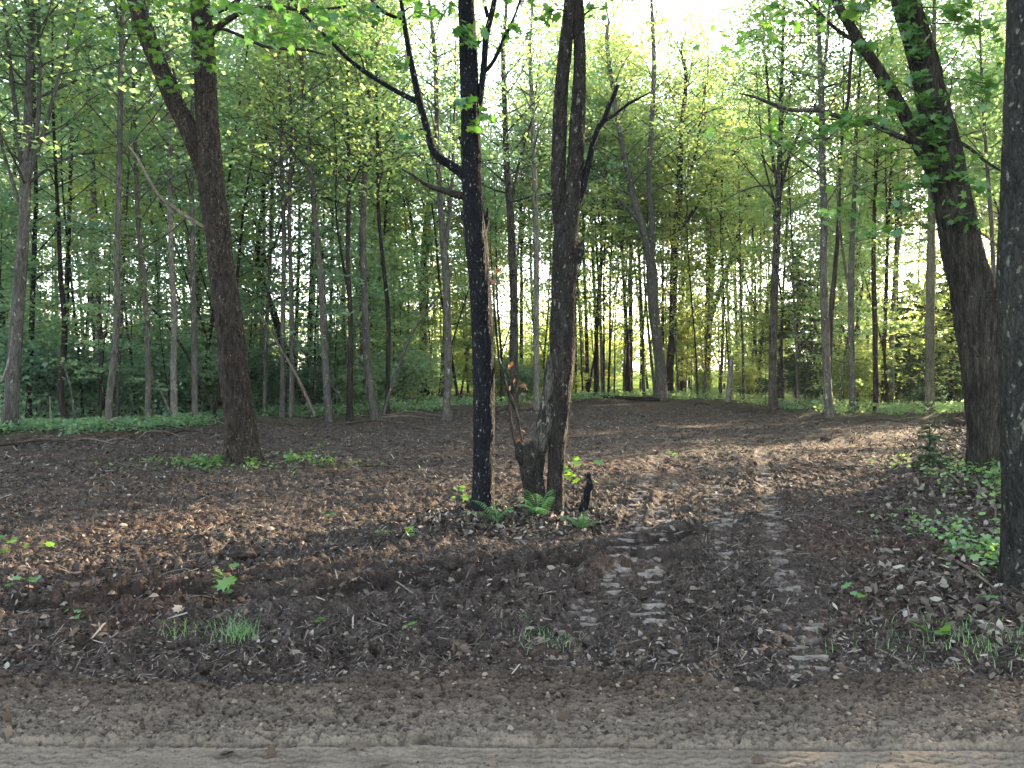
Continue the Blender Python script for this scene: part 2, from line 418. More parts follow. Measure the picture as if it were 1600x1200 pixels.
def ground_mat():
    m, nt, out = new_mat('churned_soil'); L = nt.links.new
    tc = N(nt, 'ShaderNodeTexCoord').outputs['Object']
    A = {}
    for k in ('inc', 'soil', 'pale'): a = N(nt, 'ShaderNodeAttribute', attribute_name=k); A[k] = a.outputs['Fac']
    n1 = noise(nt, tc, 9, 8, .7); n3 = noise(nt, tc, 60, 5, .7); n2_ = noise(nt, tc, .45, 4)
    c = ramp(nt, n1, [(.30, (.013, .0105, .009)), (.52, (.038, .0315, .027)), (.75, (.088, .076, .067))]).outputs[0]
    fine = ramp(nt, n3, [(.35, (.45, .45, .45)), (.55, (1, 1, 1)), (.72, (2.0, 1.95, 1.85))]).outputs[0]
    c = mixc(nt, 1, c, fine, 'MULTIPLY')
    red = ramp(nt, n2_, [(.5, (0, 0, 0)), (.68, (1, 1, 1))]).outputs[0]
    c = mixc(nt, red, c, mixc(nt, 1, c, (1.25, .95, .82), 'MULTIPLY'))
    fl = ramp(nt, n1, [(.3, (.020, .022, .012)), (.7, (.07, .068, .04))]).outputs[0]
    c = mixc(nt, A['inc'], fl, c)
    pm = N(nt, 'ShaderNodeMath', operation='MULTIPLY'); L(A['pale'], pm.inputs[0]); L(ramp(nt, n1, [(.35, (.3, .3, .3)), (.6, (1, 1, 1))]).outputs[0], pm.inputs[1])
    pm.use_clamp = True
    c = mixc(nt, pm.outputs[0], c, (.17, .155, .14))
    ng = N(nt, 'ShaderNodeMath', operation='MULTIPLY'); L(A['pale'], ng.inputs[0]); ng.inputs[1].default_value = -.85; ng.use_clamp = True
    c = mixc(nt, ng.outputs[0], c, (.010, .008, .007))  # near-black for the painted shade in ruts and for the dark clods
    b = N(nt, 'ShaderNodeBsdfPrincipled'); b.inputs['Roughness'].default_value = .9; b.inputs['Specular IOR Level'].default_value = .08
    L(c, b.inputs['Base Color'])
    bm = N(nt, 'ShaderNodeBump'); bm.inputs['Strength'].default_value = .8; bm.inputs['Distance'].default_value = .02
    L(n3, bm.inputs['Height']); L(bm.outputs[0], b.inputs['Normal']); L(b.outputs[0], out.inputs[0]); return m
def road_mat():
    m, nt, out = new_mat('damp_sandy_road'); L = nt.links.new
    tc = N(nt, 'ShaderNodeTexCoord').outputs['Object']
    mp = N(nt, 'ShaderNodeMapping'); mp.inputs['Scale'].default_value = (.5, 1.6, 1); L(tc, mp.inputs['Vector'])
    n1 = noise(nt, mp.outputs[0], 5, 8, .7); n3 = noise(nt, tc, 55, 5, .75); nb = noise(nt, mp.outputs[0], .9, 4)
    c = ramp(nt, n1, [(.3, (.062, .052, .041)), (.7, (.135, .115, .092))]).outputs[0]
    c = mixc(nt, 1, c, ramp(nt, n3, [(.30, (.30, .29, .28)), (.45, (.9, .9, .9)), (.75, (1.35, 1.33, 1.3))]).outputs[0], 'MULTIPLY')
    mq = N(nt, 'ShaderNodeMapping'); mq.inputs['Scale'].default_value = (1, 1.8, 1); L(tc, mq.inputs['Vector'])
    spk = ramp(nt, noise(nt, mq.outputs[0], 24, 5, .7), [(.53, (1, 1, 1)), (.60, (.35, .33, .32))]).outputs[0]
    sx = N(nt, 'ShaderNodeSeparateXYZ'); L(tc, sx.inputs[0])
    mk = N(nt, 'ShaderNodeMapRange'); L(sx.outputs['Y'], mk.inputs['Value']); mk.inputs['From Min'].default_value = 3.25; mk.inputs['From Max'].default_value = 3.4
    mk.inputs['To Min'].default_value = .15; mk.inputs['To Max'].default_value = 1
    c = mixc(nt, mk.outputs[0], c, mixc(nt, 1, c, spk, 'MULTIPLY'))
    g = ramp(nt, sx.outputs['Y'], [(0, (0, 0, 0)), (1, (1, 1, 1))])
    mr = N(nt, 'ShaderNodeMapRange'); L(sx.outputs['Y'], mr.inputs['Value']); mr.inputs['From Min'].default_value = 3.28; mr.inputs['From Max'].default_value = 4.0
    mr.inputs['To Min'].default_value = .0; mr.inputs['To Max'].default_value = .95
    c = mixc(nt, mr.outputs[0], c, mixc(nt, 1, c, (.40, .36, .34), 'MULTIPLY'))
    b = N(nt, 'ShaderNodeBsdfPrincipled'); b.inputs['Roughness'].default_value = .85; b.inputs['Specular IOR Level'].default_value = .1
    L(c, b.inputs['Base Color'])
    bm = N(nt, 'ShaderNodeBump'); bm.inputs['Strength'].default_value = .7; bm.inputs['Distance'].default_value = .012
    L(n3, bm.inputs['Height']); L(bm.outputs[0], b.inputs['Normal']); L(b.outputs[0], out.inputs[0]); return m
nrow = int(math.log(46 / 3.7) / .0033)
ys = 3.7 * np.exp(np.linspace(0, math.log(46 / 3.7), nrow))   # rows closer together near the road
ground = grid('ground', ys, np.linspace(-1.05, 1.05, 820), ground_fields, ground_mat())
ground['label'] = 'churned dark soil of the cleared patch'
road = grid('dirt_road', np.linspace(2.55, 4.25, 560), np.linspace(-1.1, 1.1, 900), road_h, road_mat())
road['label'] = 'tan dirt road with tyre tread marks in the foreground'
# the forest floor and the field beyond, one sheet to the horizon, a little below the cleared soil's sheet
def floor_fields(X, Y):
    return base_h(X, Y) * 0 - .10 + np.where(Y > 45, .10, 0), np.zeros(X.shape), np.ones(X.shape), np.zeros(X.shape)
fl_mat, nt, out = new_mat('forest_floor_and_field')
tc = N(nt, 'ShaderNodeTexCoord').outputs['Object']
c = ramp(nt, noise(nt, tc, 3, 6, .7), [(.3, (.035, .04, .018)), (.7, (.10, .10, .045))]).outputs[0]
sx = N(nt, 'ShaderNodeSeparateXYZ'); nt.links.new(tc, sx.inputs[0])
mr = N(nt, 'ShaderNodeMapRange'); nt.links.new(sx.outputs['Y'], mr.inputs['Value']); mr.inputs['From Min'].default_value = 56; mr.inputs['From Max'].default_value = 64
c = mixc(nt, mr.outputs[0], c, (.10, .15, .035))
bs = N(nt, 'ShaderNodeBsdfDiffuse'); nt.links.new(c, bs.inputs[0]); nt.links.new(bs.outputs[0], out.inputs[0])
mb = MB()
gx = np.concatenate([np.linspace(-600, -70, 8), np.linspace(-60, 60, 61), np.linspace(70, 600, 8)])
gy = np.concatenate([np.linspace(-100, -20, 4), np.linspace(-15, 70, 50), np.linspace(90, 600, 8)])
XX, YY = np.meshgrid(gx, gy)
ZZ = np.where(YY > 46.5, -.02, -.22) + (n2(XX * .2, YY * .2, 3) - .5) * .08
i = np.arange(len(gy) - 1)[:, None] * len(gx); j = np.arange(len(gx) - 1)[None, :]
mb.add(np.stack([XX, YY, ZZ], -1).reshape(-1, 3), np.stack([i + j, i + j + 1, i + len(gx) + j + 1, i + len(gx) + j], -1).reshape(-1, 4))
ff = tag(link('forest_floor', mb.mesh('forest_floor', True), fl_mat), 'forest floor and field around the clearing', kind='structure')

def fields_h(x, y): return ground_fields(np.atleast_1d(x).astype(float), np.atleast_1d(y).astype(float))

# ---------------------------------------------------------------- litter (nobody could count it)
rng = np.random.default_rng(3)
def litter_pts(n, y0, y1, rng, p=1.0, tmax=.85):
    u = rng.random(n)
    y = (y0 ** p + u * (y1 ** p - y0 ** p)) ** (1 / p)
    x = rng.uniform(-tmax, tmax, n) * y
    return x, y
CHIP = np.array([[-.5, -.3, .05], [.5, -.35, -.02], [.6, .3, .08], [-.45, .4, -.03]])
LEAFC = np.array([[0, -.6, .04], [.38, -.2, .10], [.45, .25, .0], [0, .65, .10], [-.4, .3, .02], [-.42, -.15, .12]])
def scatter(mb, n, y0, y1, size, tmpl, stretch=1.0, p=1.3, sel=None, tilt=.35, lift=.3):
    x, y = litter_pts(n, y0, y1, rng, p)
    if sel is not None:
        k = sel(x, y); x = x[k]; y = y[k]
    h, inc, soil, pale = fields_h(x, y)
    k = (soil > .15 + .7 * rng.random(len(x)) ** 2) & (pale < .3) & (pale > -.3 - rng.random(len(x))) & ((y < 12) | (rng.random(len(x)) < .4 + .6 * inc))
    for line, hw, st in TRACKS[:3]:
        d_ = seg_dist(x, y, line)[0]; k &= (d_ > hw * 1.1) | (rng.random(len(x)) < .22)
    x, y, h = x[k], y[k], h[k]
    C = np.stack([x, y, h + size * lift * rng.random(len(x))], -1)
    t = tmpl.copy(); t[:, 1] *= stretch; t[:, 0] /= math.sqrt(stretch)
    leaves(mb, C, size, rng, t, np.array([list(range(len(tmpl)))]), tilt=tilt, flat=1, svar=.55)
clump = lambda x, y: rng.random(len(x)) < .15 + 1.0 * sstep(.42, .62, fbm(x * .9, y * 1.4, 200, 3))
mb = MB()
scatter(mb, 45000, 3.85, 12, .018, LEAFC, 1.5, 1.2, clump, .7)
scatter(mb, 10000, 3.9, 12, .032, LEAFC, 1.4, 1.3, clump, .6)
scatter(mb, 60000, 10, 32, .034, LEAFC, 1.8, 1.4, clump, .5)
tag(link('leaf_litter', mb.mesh('leaf_litter'), chipmat('dry_leaf', [(0, (.010, .008, .007)), (.5, (.040, .034, .030)), (.8, (.080, .072, .064)), (.96, (.13, .12, .108)), (1, (.22, .205, .185))])),
    'dry brown and grey leaves scattered over the churned soil', 'leaf litter', kind='stuff')
mb = MB()
x, y = litter_pts(1500, 4.1, 13, rng, 1.4)
x2 = rng.uniform(-3.3, 3.5, 70); y2 = rng.uniform(3.0, 4.1, 70); x = np.concatenate([x, x2]); y = np.concatenate([y, y2])
h = np.where(y < 4.0, road_h(x, y), fields_h(x, y)[0])
leaves(mb, np.stack([x, y, h + .012], -1), .055, rng, MAPLE * [[1, 1, 3]], MF, tilt=.5, svar=.4)
tag(link('fallen_leaves', mb.mesh('fallen_leaves'), chipmat('fallen_maple_leaf', [(0, (.020, .014, .010)), (.5, (.05, .037, .027)), (.85, (.085, .07, .055)), (.97, (.15, .135, .115)), (1, (.12, .05, .02))])),
    'whole curled fallen leaves scattered over soil and road', 'fallen leaves', kind='stuff')
mb = MB()
scatter(mb, 110000, 3.7, 13, .011, CHIP, 7, 1.2, None, .45)
scatter(mb, 16000, 3.9, 20, .020, CHIP, 8, 1.3, None, .5)
scatter(mb, 45000, 12, 34, .034, CHIP, 7, 1.4, None, .25)
tag(link('wood_chips', mb.mesh('wood_chips'), chipmat('shredded_wood', [(0, (.011, .009, .0078)), (.5, (.040, .034, .029)), (.85, (.082, .072, .063)), (1, (.17, .155, .138))])),
    'shredded wood chips and bark strips pressed in the soil', 'wood chips', kind='stuff')
mb = MB()
rz = lambda x, y: (x > right_edge(y) - .3 - rng.random(len(x)) * .7) & (y < 24)
scatter(mb, 70000, 4.1, 24, .042, LEAFC, 1.3, 1.3, rz, .9, 1.2)
mo = lambda x, y: (((x - .1) / 1.1) ** 2 + ((y - 8.1) / .7) ** 2 < 1 + rng.normal(0, .3, len(x)))
scatter(mb, 60000, 6.5, 10, .036, LEAFC, 1.4, 1.3, mo, 1.0, 1.0)
tag(link('edge_leaf_litter', mb.mesh('edge_leaf_litter'), chipmat('pale_dry_leaf', [(0, (.011, .009, .0075)), (.5, (.040, .034, .028)), (.85, (.085, .076, .065)), (1, (.20, .185, .165))])),
    'thick pale dry leaves heaped along the right edge and under the centre trees', 'leaf litter', kind='stuff')
mb = MB()
def rocks(n, y0, y1, s):
    x, y = litter_pts(n, y0, y1, rng, 1.2)
    h = np.where(y < 4.0, road_h(x, y), fields_h(x, y)[0])
    v = np.array([[1, 0, 0], [0, 1, 0], [-1, 0, 0], [0, -1, 0], [0, 0, .8], [.7, .7, .3], [-.7, .7, .3]])
    for a in range(len(x)):
        q = np.array([[1, .1, 0], [.3, 1, 0], [-.8, .5, 0], [-.7, -.7, 0], [.5, -.9, 0], [.5, .3, .6], [-.4, .3, .7], [0, -.5, .55]])
        q = q * (1 + rng.uniform(-.3, .3, (8, 3))) * s * rng.uniform(.5, 1.4)
        mb.add(q + [x[a], y[a], h[a] - .002], [[0, 1, 5], [1, 6, 5], [1, 2, 6], [2, 3, 6], [3, 7, 6], [3, 4, 7], [4, 0, 7], [0, 5, 7], [5, 6, 7]])
rocks(2600, 2.9, 4.6, .006); rocks(3500, 3.4, 4.4, .008); rocks(700, 3.4, 4.4, .014); rocks(3000, 4.0, 9, .014); rocks(900, 4.6, 12, .024)
tag(link('soil_crumbs', mb.mesh('soil_crumbs'), chipmat('crumbly_soil', [(0, (.02, .016, .013)), (.6, (.06, .048, .038)), (1, (.15, .125, .10))])),
    'small crumbs of soil and grit on the road and soil', 'soil crumbs', kind='stuff')

# ---------------------------------------------------------------- tree builder
def grow(axis, rad, z0, nb, blen, rng, up=.7, per=5, sz=.28, nl=18, thin=1.0, limb_r=.35, flatness=.22, zmin=None):
    """limbs leaving an axis; returns tubes and leaf centres"""
    p, r = spline(axis, rad, .3)
    L = np.concatenate([[0], np.cumsum(np.linalg.norm(np.diff(p, axis=0), axis=1))]); T = L[-1]
    tubes = []; C = []
    az = rng.random() * 6
    for k in range(nb):
        f = z0 + (1 - z0) * ((k + rng.random()) / nb) ** .9
        i = min(len(p) - 1, int(np.searchsorted(L, f * T)))
        az += 2.4 + rng.normal(0, .5)
        rel = (f - z0) / (1 - z0 + 1e-6)
        ln = blen * (1 - .55 * rel) * rng.uniform(.6, 1.2)
        e = up * (.6 + .6 * rel) + rng.normal(0, .15)
        d = np.array([math.cos(az) * math.cos(e), math.sin(az) * math.cos(e), math.sin(e)])
        p0 = p[i]; p1 = p0 + d * ln * .45 + [0, 0, ln * .02]
        d2 = d + [rng.normal(0, .2), rng.normal(0, .2), rng.normal(.05, .15)]
        p2 = p1 + d2 * ln * .35; p3 = p2 + (d2 + [0, 0, -.15 + rng.normal(0, .2)]) * ln * .3
        rr = min(r[i] * limb_r * 1.2, .012 + ln * .011)
        tubes.append(([p0, p1, p2, p3], [rr, rr * .65, rr * .4, rr * .15]))
        for q in range(per):
            t = rng.uniform(.35, 1.08)
            c = (p0 + (p1 - p0) * (t / .4)) if t < .4 else (p1 + (p2 - p1) * ((t - .4) / .35)) if t < .75 else (p2 + (p3 - p2) * ((t - .75) / .25))
            side = np.cross(d, [0, 0, 1.0]); side /= np.linalg.norm(side) + 1e-6
            c = c + side * rng.normal(0, ln * .22) + [0, 0, rng.normal(0, .12)]
            n = rng.integers(int(nl * .5), int(nl * 1.5))
            o = rng.normal(0, 1, (n, 3)) * [sz, sz, sz * flatness]
            C.append(c + o)
            if thin and q % 2 == 0: tubes.append(([p1 + (p2 - p1) * rng.random(), c], [rr * .3, .004]))
    C = np.concatenate(C) if C else np.zeros((0, 3))
    return tubes, C
def mk_tree(name, label, cat, group, base, axis, rad, matB, matL, rng, crown=None, stems=(), leaf=.10, seg=7, hide_limbs=False, flare=.5, tmpl=KITE, tf=KF, step=.4):
    t = thing(name, label, cat, base, group)
    b = np.asarray(base)
    mb = MB(); lb = MB()
    ax = np.asarray(axis) - b
    tube(mb, ax, rad, seg, step, flare=flare, seed=int(rng.integers(1e6)), lump=.10)
    allax = [(ax, rad)]
    for sa, sr in stems:
        sa = np.asarray(sa) - b; tube(mb, sa, sr, max(5, seg - 2), step); allax.append((sa, sr))
    if crown:
        for k, (a, r_) in enumerate(allax):
            c = dict(crown)
            if k: c['nb'] = max(4, int(c['nb'] * .5)); c['z0'] = .25
            tubes, C = grow(a, r_, rng=rng, **c)
            for tp, tr in tubes: tube(mb, tp, tr, 4, .8, cap=False)
            leaves(lb, C, leaf, rng, tmpl, tf)
    tr = link('trunk', mb.mesh('trunk', True), matB, t)
    parts = [tr]
    if lb.n: parts.append(link('crown', lb.mesh('crown'), matL, t))
    return remember(t, parts)

# ---------------------------------------------------------------- foreground trees
def pxline(l, Y):
    """(px, py, width px[, metres nearer]) -> points and radii"""
    pts = []; rad = []
    for q in l:
        y = Y - (q[3] if len(q) > 3 else 0)
        pts.append(P(q[0], q[1], y)); rad.append(q[2] / 2 * y / FPX)
    return np.array(pts), np.array(rad)
def fg_tree(name, label, cat, base_py, base_px, parts, Y=None, wk=1.0):
    """parts: (part name, line, material, keywords); built in the tree's own frame"""
    Y = Y or Gy(base_py)
    b = P(base_px, base_py, Y); b[2] = base_h(b[0], b[1]) - .02
    t = thing(name, label, cat, b)
    for pn, line, mat, kw in parts:
        pts, rad = pxline(line, Y)
        rad = rad * wk
        kw = dict(kw); lab = kw.pop('label', None)
        mb = MB(); tube(mb, pts - b, rad, **kw)
        o = link(pn, mb.mesh(pn, True), mat, t)
        if lab: o['label'] = lab
    return t, b, Y
def twig_leaves(t, b, Y, spots, mat, rng, size=.10, tw=B_middark, part='crown', dn=.6, dense=1.6):
    """clusters of lobed leaves: (px, py, spread x px, spread y px, n, attach px, attach py)"""
    lb = MB(); tb = MB()
    for s in spots:
        px, py, sx_, sy_, n = s[:5]; n = int(n * dense)
        k = Y / FPX
        yy = Y - (s[7] if len(s) > 7 else rng.uniform(0.0, dn))
        c = P(px, py, yy) - b
        o = rng.normal(0, 1, (n, 3)) * [sx_ * k * .55, sx_ * k * .45, sy_ * k * .5]
        # short leafy twiglets
        C = c + o
        leaves(lb, C, size, rng, MAPLE, MF, tilt=.55, flat=.9, droop=.5)
        if len(s) > 6 and s[5] is not None:
            a = P(s[5], s[6], Y) - b
            tube(tb, [a, (a + c) / 2 + [0, 0, .04], c], [.011, .007, .004], 5, .2, cap=False)
            src = (a + c) / 2
        else: src = c
        for q in range(0, n, 2): tube(tb, [c * .6 + src * .4 + (C[q] - c) * .2, C[q]], [.003, .0015], 3, .5, cap=False)
    nf = sum(len(f) for f in lb.f)
    if tb.n:
        for v, f in zip(tb.v, tb.f): lb.v.append(v); lb.f.append(f + lb.n)
    o = link(part, lb.mesh(part), mat, t)
    o.data.materials.append(tw)
    mi = np.zeros(len(o.data.polygons), int); mi[nf:] = 1; o.data.polygons.foreach_set('material_index', mi)

rng = np.random.default_rng(11)
# --- left double maple
big = dict(seg=84, step=.025, amp=.015)
tL, bL, YL = fg_tree('forked_maple_tree', 'large brown maple forking into two stems, green plants round its foot, left in the clearing', 'tree', 727, 380, [
    ('trunk', [(382, 745, 58), (379, 715, 55), (376, 660, 52), (368, 600, 50), (362, 540, 47), (354, 470, 44), (346, 420, 42), (341, 370, 42), (333, 310, 44), (328, 260, 44), (325, 215, 38), (322, 150, 36), (320, 90, 35), (314, 20, 33), (308, -60, 31), (300, -200, 28), (296, -420, 20), (290, -640, 8)], B_brown, dict(big, flare=1.0, seed=4, fh=.25, lump=.05)),
    ('stem', [(338, 330, 30), (322, 268, 36), (304, 222, 33), (288, 188, 31), (268, 148, 30), (250, 105, 29), (232, 62, 29), (215, 10, 28), (200, -60, 26), (178, -200, 22), (150, -380, 10)], B_brown, dict(big, seed=9, lump=.06)),
    ('dead_branch', [(330, 358, 8), (314, 352, 8), (296, 341, 7), (272, 325, 7), (250, 308, 6), (238, 290, 5), (224, 264, 5), (210, 240, 4), (195, 224, 2)], B_dead, dict(seg=8, step=.05, label='bare pale dead branch reaching up to the left')),
    ('branch', [(308, 215, 8), (297, 200, 8), (286, 178, 7), (279, 150, 6), (275, 128, 5), (270, 107, 4)], B_middark, dict(seg=8, step=.05)),
    ('branch', [(330, 52, 14), (350, 35, 11), (372, 22, 9), (400, 14, 8), (440, 12, 8), (490, 16, 6), (540, 10, 4)], B_brown, dict(seg=9, step=.05)),
    ('branch', [(328, 22, 14), (345, 14, 12), (362, 8, 10), (385, -12, 8), (420, -50, 5)], B_brown, dict(seg=9, step=.05)),
    ('branch', [(325, 48, 8), (350, 46, 6), (385, 60, 6), (412, 72, 6), (440, 76, 5), (478, 78, 5), (510, 86, 3)], B_middark, dict(seg=8, step=.05)),
], wk=.86)
twig_leaves(tL, bL, YL, [
    (212, 4, 22, 12, 9, 215, 10, .5), (218, 38, 14, 10, 6, 232, 60, .5), (234, 60, 16, 9, 8, 250, 80, .5), (243, 86, 14, 8, 6, 250, 100, .4), (262, 133, 18, 9, 9, 262, 140, .4), (248, 124, 12, 6, 4, 262, 140, .4),
    (300, 8, 50, 14, 34, 314, 20, .5), (318, 55, 24, 14, 18, 318, 60, .5), (318, 78, 22, 12, 14, 318, 85, .5), (312, 102, 20, 10, 10, 320, 100, .5), (330, 106, 10, 8, 6, 320, 100, .5),
    (395, 40, 40, 16, 14, 400, 62, -.3), (425, 60, 36, 12, 14, 430, 74, -.2), (440, 50, 34, 14, 12, 440, 76, .1),
    (180, 55, 50, 20, 14, 236, 60), (150, 30, 30, 16, 10, 215, 10),
    (430, -30, 200, 40, 60), (250, -60, 160, 50, 60)], L_near, rng, .115)
# --- black trunk in the middle
tM, bM, YM = fg_tree('black_trunk_tree', 'tall straight black-barked tree with pale flecks, near the middle of the clearing', 'tree', 808, 755, [
    ('trunk', [(752, 822, 44), (753, 800, 40), (755, 770, 36), (756, 700, 35), (756, 600, 35), (754, 520, 36), (750, 450, 35), (746, 400, 36), (742, 355, 38), (739, 310, 34), (737, 280, 32), (736, 240, 33), (735, 200, 31), (733, 120, 30), (730, 40, 27), (728, -20, 26), (726, -200, 22), (724, -450, 14), (722, -640, 5)], B_black, dict(seg=80, step=.02, amp=.006, flare=1.0, seed=2, fh=.11, lump=.05)),
    ('branch', [(735, 292, 18), (722, 272, 16), (704, 258, 15), (688, 248, 15), (676, 232, 13), (668, 205, 12), (661, 180, 12), (654, 155, 12), (647, 120, 11), (641, 90, 10), (635, 55, 9), (630, 25, 8), (625, -20, 7), (615, -120, 4)], B_black, dict(seg=14, step=.03, lump=.10)),
    ('branch', [(656, 162, 10), (640, 153, 9), (620, 143, 8), (598, 130, 8), (570, 112, 8), (546, 94, 7), (522, 70, 7), (500, 48, 6), (478, 25, 6), (455, 0, 5), (430, -30, 4)], B_black, dict(seg=12, step=.03, lump=.08)),
    ('branch', [(630, 32, 7), (615, 26, 6), (598, 18, 6), (583, 4, 5), (570, -14, 4)], B_black, dict(seg=9, step=.04)),
    ('broken_branch', [(730, 306, 13), (712, 304, 12), (692, 297, 11), (676, 293, 9), (660, 285, 6), (645, 274, 5), (631, 266, 3)], B_middark, dict(seg=10, step=.02, rag=.03, lump=.25, label='short broken branch with torn end')),
    ('branch', [(738, 250, 14), (742, 205, 14), (748, 165, 13), (753, 130, 11), (757, 90, 11), (759, 60, 11), (766, 30, 10), (772, 5, 9), (780, -40, 6)], B_black, dict(seg=12, step=.03, lump=.08)),
    ('branch', [(752, 118, 7), (768, 100, 7), (778, 82, 7), (786, 62, 5), (796, 42, 5), (806, 20, 4), (816, -10, 4)], B_black, dict(seg=9, step=.03)),
    ('branch', [(762, 26, 7), (757, 5, 6), (750, -20, 5)], B_black, dict(seg=9, step=.04)),
    ('root', [(750, 785, 12), (740, 800, 14), (727, 818, 6)], B_black, dict(seg=12, step=.02, lump=.2)),
    ('bark_knob', [(733, 240, 10), (724, 222, 12), (717, 214, 3)], B_black, dict(seg=10, step=.02, lump=.3)),
    ('bark_knob', [(735, 350, 16), (727, 338, 15), (721, 330, 4)], B_black, dict(seg=10, step=.02, lump=.3)),
    ('bark_knob', [(750, 370, 20), (760, 345, 9), (762, 325, 3)], B_black, dict(seg=10, step=.02, lump=.3)),
], wk=.92)
twig_leaves(tM, bM, YM, [
    (728, 50, 22, 12, 9, 730, 45, .3), (735, 68, 12, 8, 5, 730, 60, .3), (723, 160, 18, 8, 6, 732, 165, .3), (755, 178, 20, 10, 8, 740, 180, .3), (742, 196, 8, 10, 4, 738, 190, .3),
    (800, 52, 18, 8, 7, 790, 50), (480, 45, 60, 26, 18, 490, 40), (440, 60, 50, 20, 16, 470, 20), (520, 50, 50, 22, 12, 522, 70), (560, 20, 60, 24, 18, 583, 5), (415, 15, 50, 22, 16, 440, -10),
    (615, 100, 26, 14, 6, 641, 90), (560, 85, 26, 12, 5, 570, 110), (640, 210, 26, 8, 5, 668, 205), (650, 15, 30, 20, 10, 630, 20), (690, 10, 30, 14, 8, 730, 20), (500, -20, 200, 30, 60), (760, -40, 140, 30, 40)], L_near, rng, .10)
# --- double tree with the burl
tD, bD, YD = fg_tree('twin_stem_tree', 'grey flaking tree with two stems crossing and a swollen burl low on its left stem', 'tree', 808, 862, [
    ('trunk', [(874, 825, 42), (869, 800, 32), (868, 760, 27), (869, 730, 27), (871, 690, 29), (874, 640, 34), (876, 600, 38), (878, 560, 42), (879, 520, 43), (880, 470, 41), (883, 420, 43), (884, 380, 44), (888, 345, 36), (893, 310, 30), (899, 260, 27), (902, 200, 26), (905, 140, 22), (906, 90, 19), (904, 30, 19), (902, -40, 18), (905, -250, 14), (908, -500, 6)], B_dgrey, dict(seg=80, step=.02, amp=.007, flare=1.1, seed=6, fh=.10, lump=.06)),
    ('stem', [(843, 818, 32), (839, 790, 29), (835, 765, 32), (831, 742, 36), (831, 722, 40), (833, 707, 38), (837, 697, 26), (840, 690, 10)], B_dgrey, dict(seg=60, step=.015, amp=.009, flare=.3, seed=8, lump=.12, label='dark rough lower stem swelling into a burl')),
    ('stem', [(839, 745, 8), (840, 715, 20), (843, 697, 28), (847, 678, 29), (855, 650, 30), (860, 620, 30), (864, 580, 28), (871, 545, 22), (880, 515, 10)], B_pgrey, dict(seg=70, step=.02, amp=.005, seed=8, lump=.05, label='smooth pale grey stem rising from the burl')),
    ('burl', [(836, 735, 20), (826, 718, 34), (818, 706, 30), (813, 696, 14), (812, 690, 4)], B_dgrey, dict(seg=30, step=.015, amp=.006, seed=3, lump=.2)),
    ('stem', [(882, 400, 22), (876, 350, 24), (873, 310, 23), (872, 270, 24), (874, 220, 24), (876, 160, 23), (880, 110, 22), (884, 70, 22), (889, 30, 22), (893, -20, 21), (896, -120, 19), (885, -300, 12), (880, -480, 5)], B_dgrey, dict(seg=56, step=.025, amp=.006, seed=12, lump=.07)),
    ('branch', [(900, 320, 16), (909, 300, 13), (915, 275, 12), (921, 250, 11), (926, 225, 10), (935, 200, 10), (944, 187, 10), (952, 165, 9), (960, 148, 8), (964, 137, 6)], B_black, dict(seg=14, step=.03, rag=.04, lump=.08)),
    ('branch', [(947, 188, 6), (962, 178, 5), (978, 165, 5), (996, 155, 4), (1016, 144, 2)], B_black, dict(seg=8, step=.03)),
    ('bark_knob', [(900, 410, 18), (907, 388, 14), (912, 376, 4)], B_dgrey, dict(seg=12, step=.02, lump=.3)),
    ('root', [(880, 785, 14), (888, 802, 16), (896, 818, 8)], B_dgrey, dict(seg=12, step=.02, lump=.2)),
], wk=.91)
twig_leaves(tD, bD, YD, [(858, 20, 16, 20, 7, 889, 20), (945, 10, 20, 20, 5, 905, 30), (900, -60, 160, 30, 40)], L_near, rng, .09)
# --- leaning tree at right
tR, bR, YR = fg_tree('leaning_forked_tree', 'thick ridged grey forked tree leaning left, leafy shoots on its upper trunk', 'tree', 738, 1549, [
    ('trunk', [(1551, 760, 62), (1550, 730, 60), (1548, 690, 58), (1544, 640, 56), (1539, 600, 55), (1534, 550, 57), (1527, 500, 58), (1518, 450, 56), (1506, 400, 53), (1495, 345, 49), (1486, 300, 47), (1476, 245, 46), (1466, 200, 42), (1455, 150, 38), (1444, 100, 37), (1430, 50, 34), (1414, 0, 33), (1400, -60, 31), (1370, -200, 25), (1340, -400, 15), (1310, -600, 5)], B_right, dict(big, flare=.6, seed=21, amp=.018, lump=.04, fh=.2)),
    ('stem', [(1484, 340, 26), (1470, 290, 26), (1455, 256, 24), (1441, 232, 21), (1428, 205, 19), (1414, 180, 18), (1395, 145, 16), (1374, 111, 15), (1356, 84, 14), (1340, 60, 14), (1325, 35, 13), (1308, 5, 12), (1290, -40, 10), (1260, -120, 6)], B_right, dict(seg=30, step=.04, amp=.004, seed=22)),
    ('branch', [(1446, 232, 9), (1425, 222, 8), (1400, 211, 8), (1380, 202, 7), (1350, 191, 7), (1315, 184, 7), (1280, 172, 6), (1240, 172, 6), (1210, 163, 5), (1180, 152, 4), (1155, 146, 2)], B_pgrey, dict(seg=9, step=.04, lump=.15, label='long pale branch sagging to the left')),
    ('branch', [(1320, 185, 5), (1326, 150, 5), (1328, 110, 5), (1332, 60, 4), (1335, -10, 4)], B_middark, dict(seg=7, step=.05)),
    ('branch', [(1345, 66, 7), (1325, 58, 6), (1300, 40, 5), (1280, 20, 5), (1260, 0, 3)], B_middark, dict(seg=7, step=.05)),
    ('branch', [(1480, 215, 6), (1510, 228, 5), (1540, 252, 4), (1572, 272, 3)], B_middark, dict(seg=7, step=.05)),
    ('branch', [(1498, 380, 4), (1520, 362, 4), (1545, 372, 3), (1570, 395, 2)], B_dead, dict(seg=6, step=.05)),
], wk=1.08)
sp = []
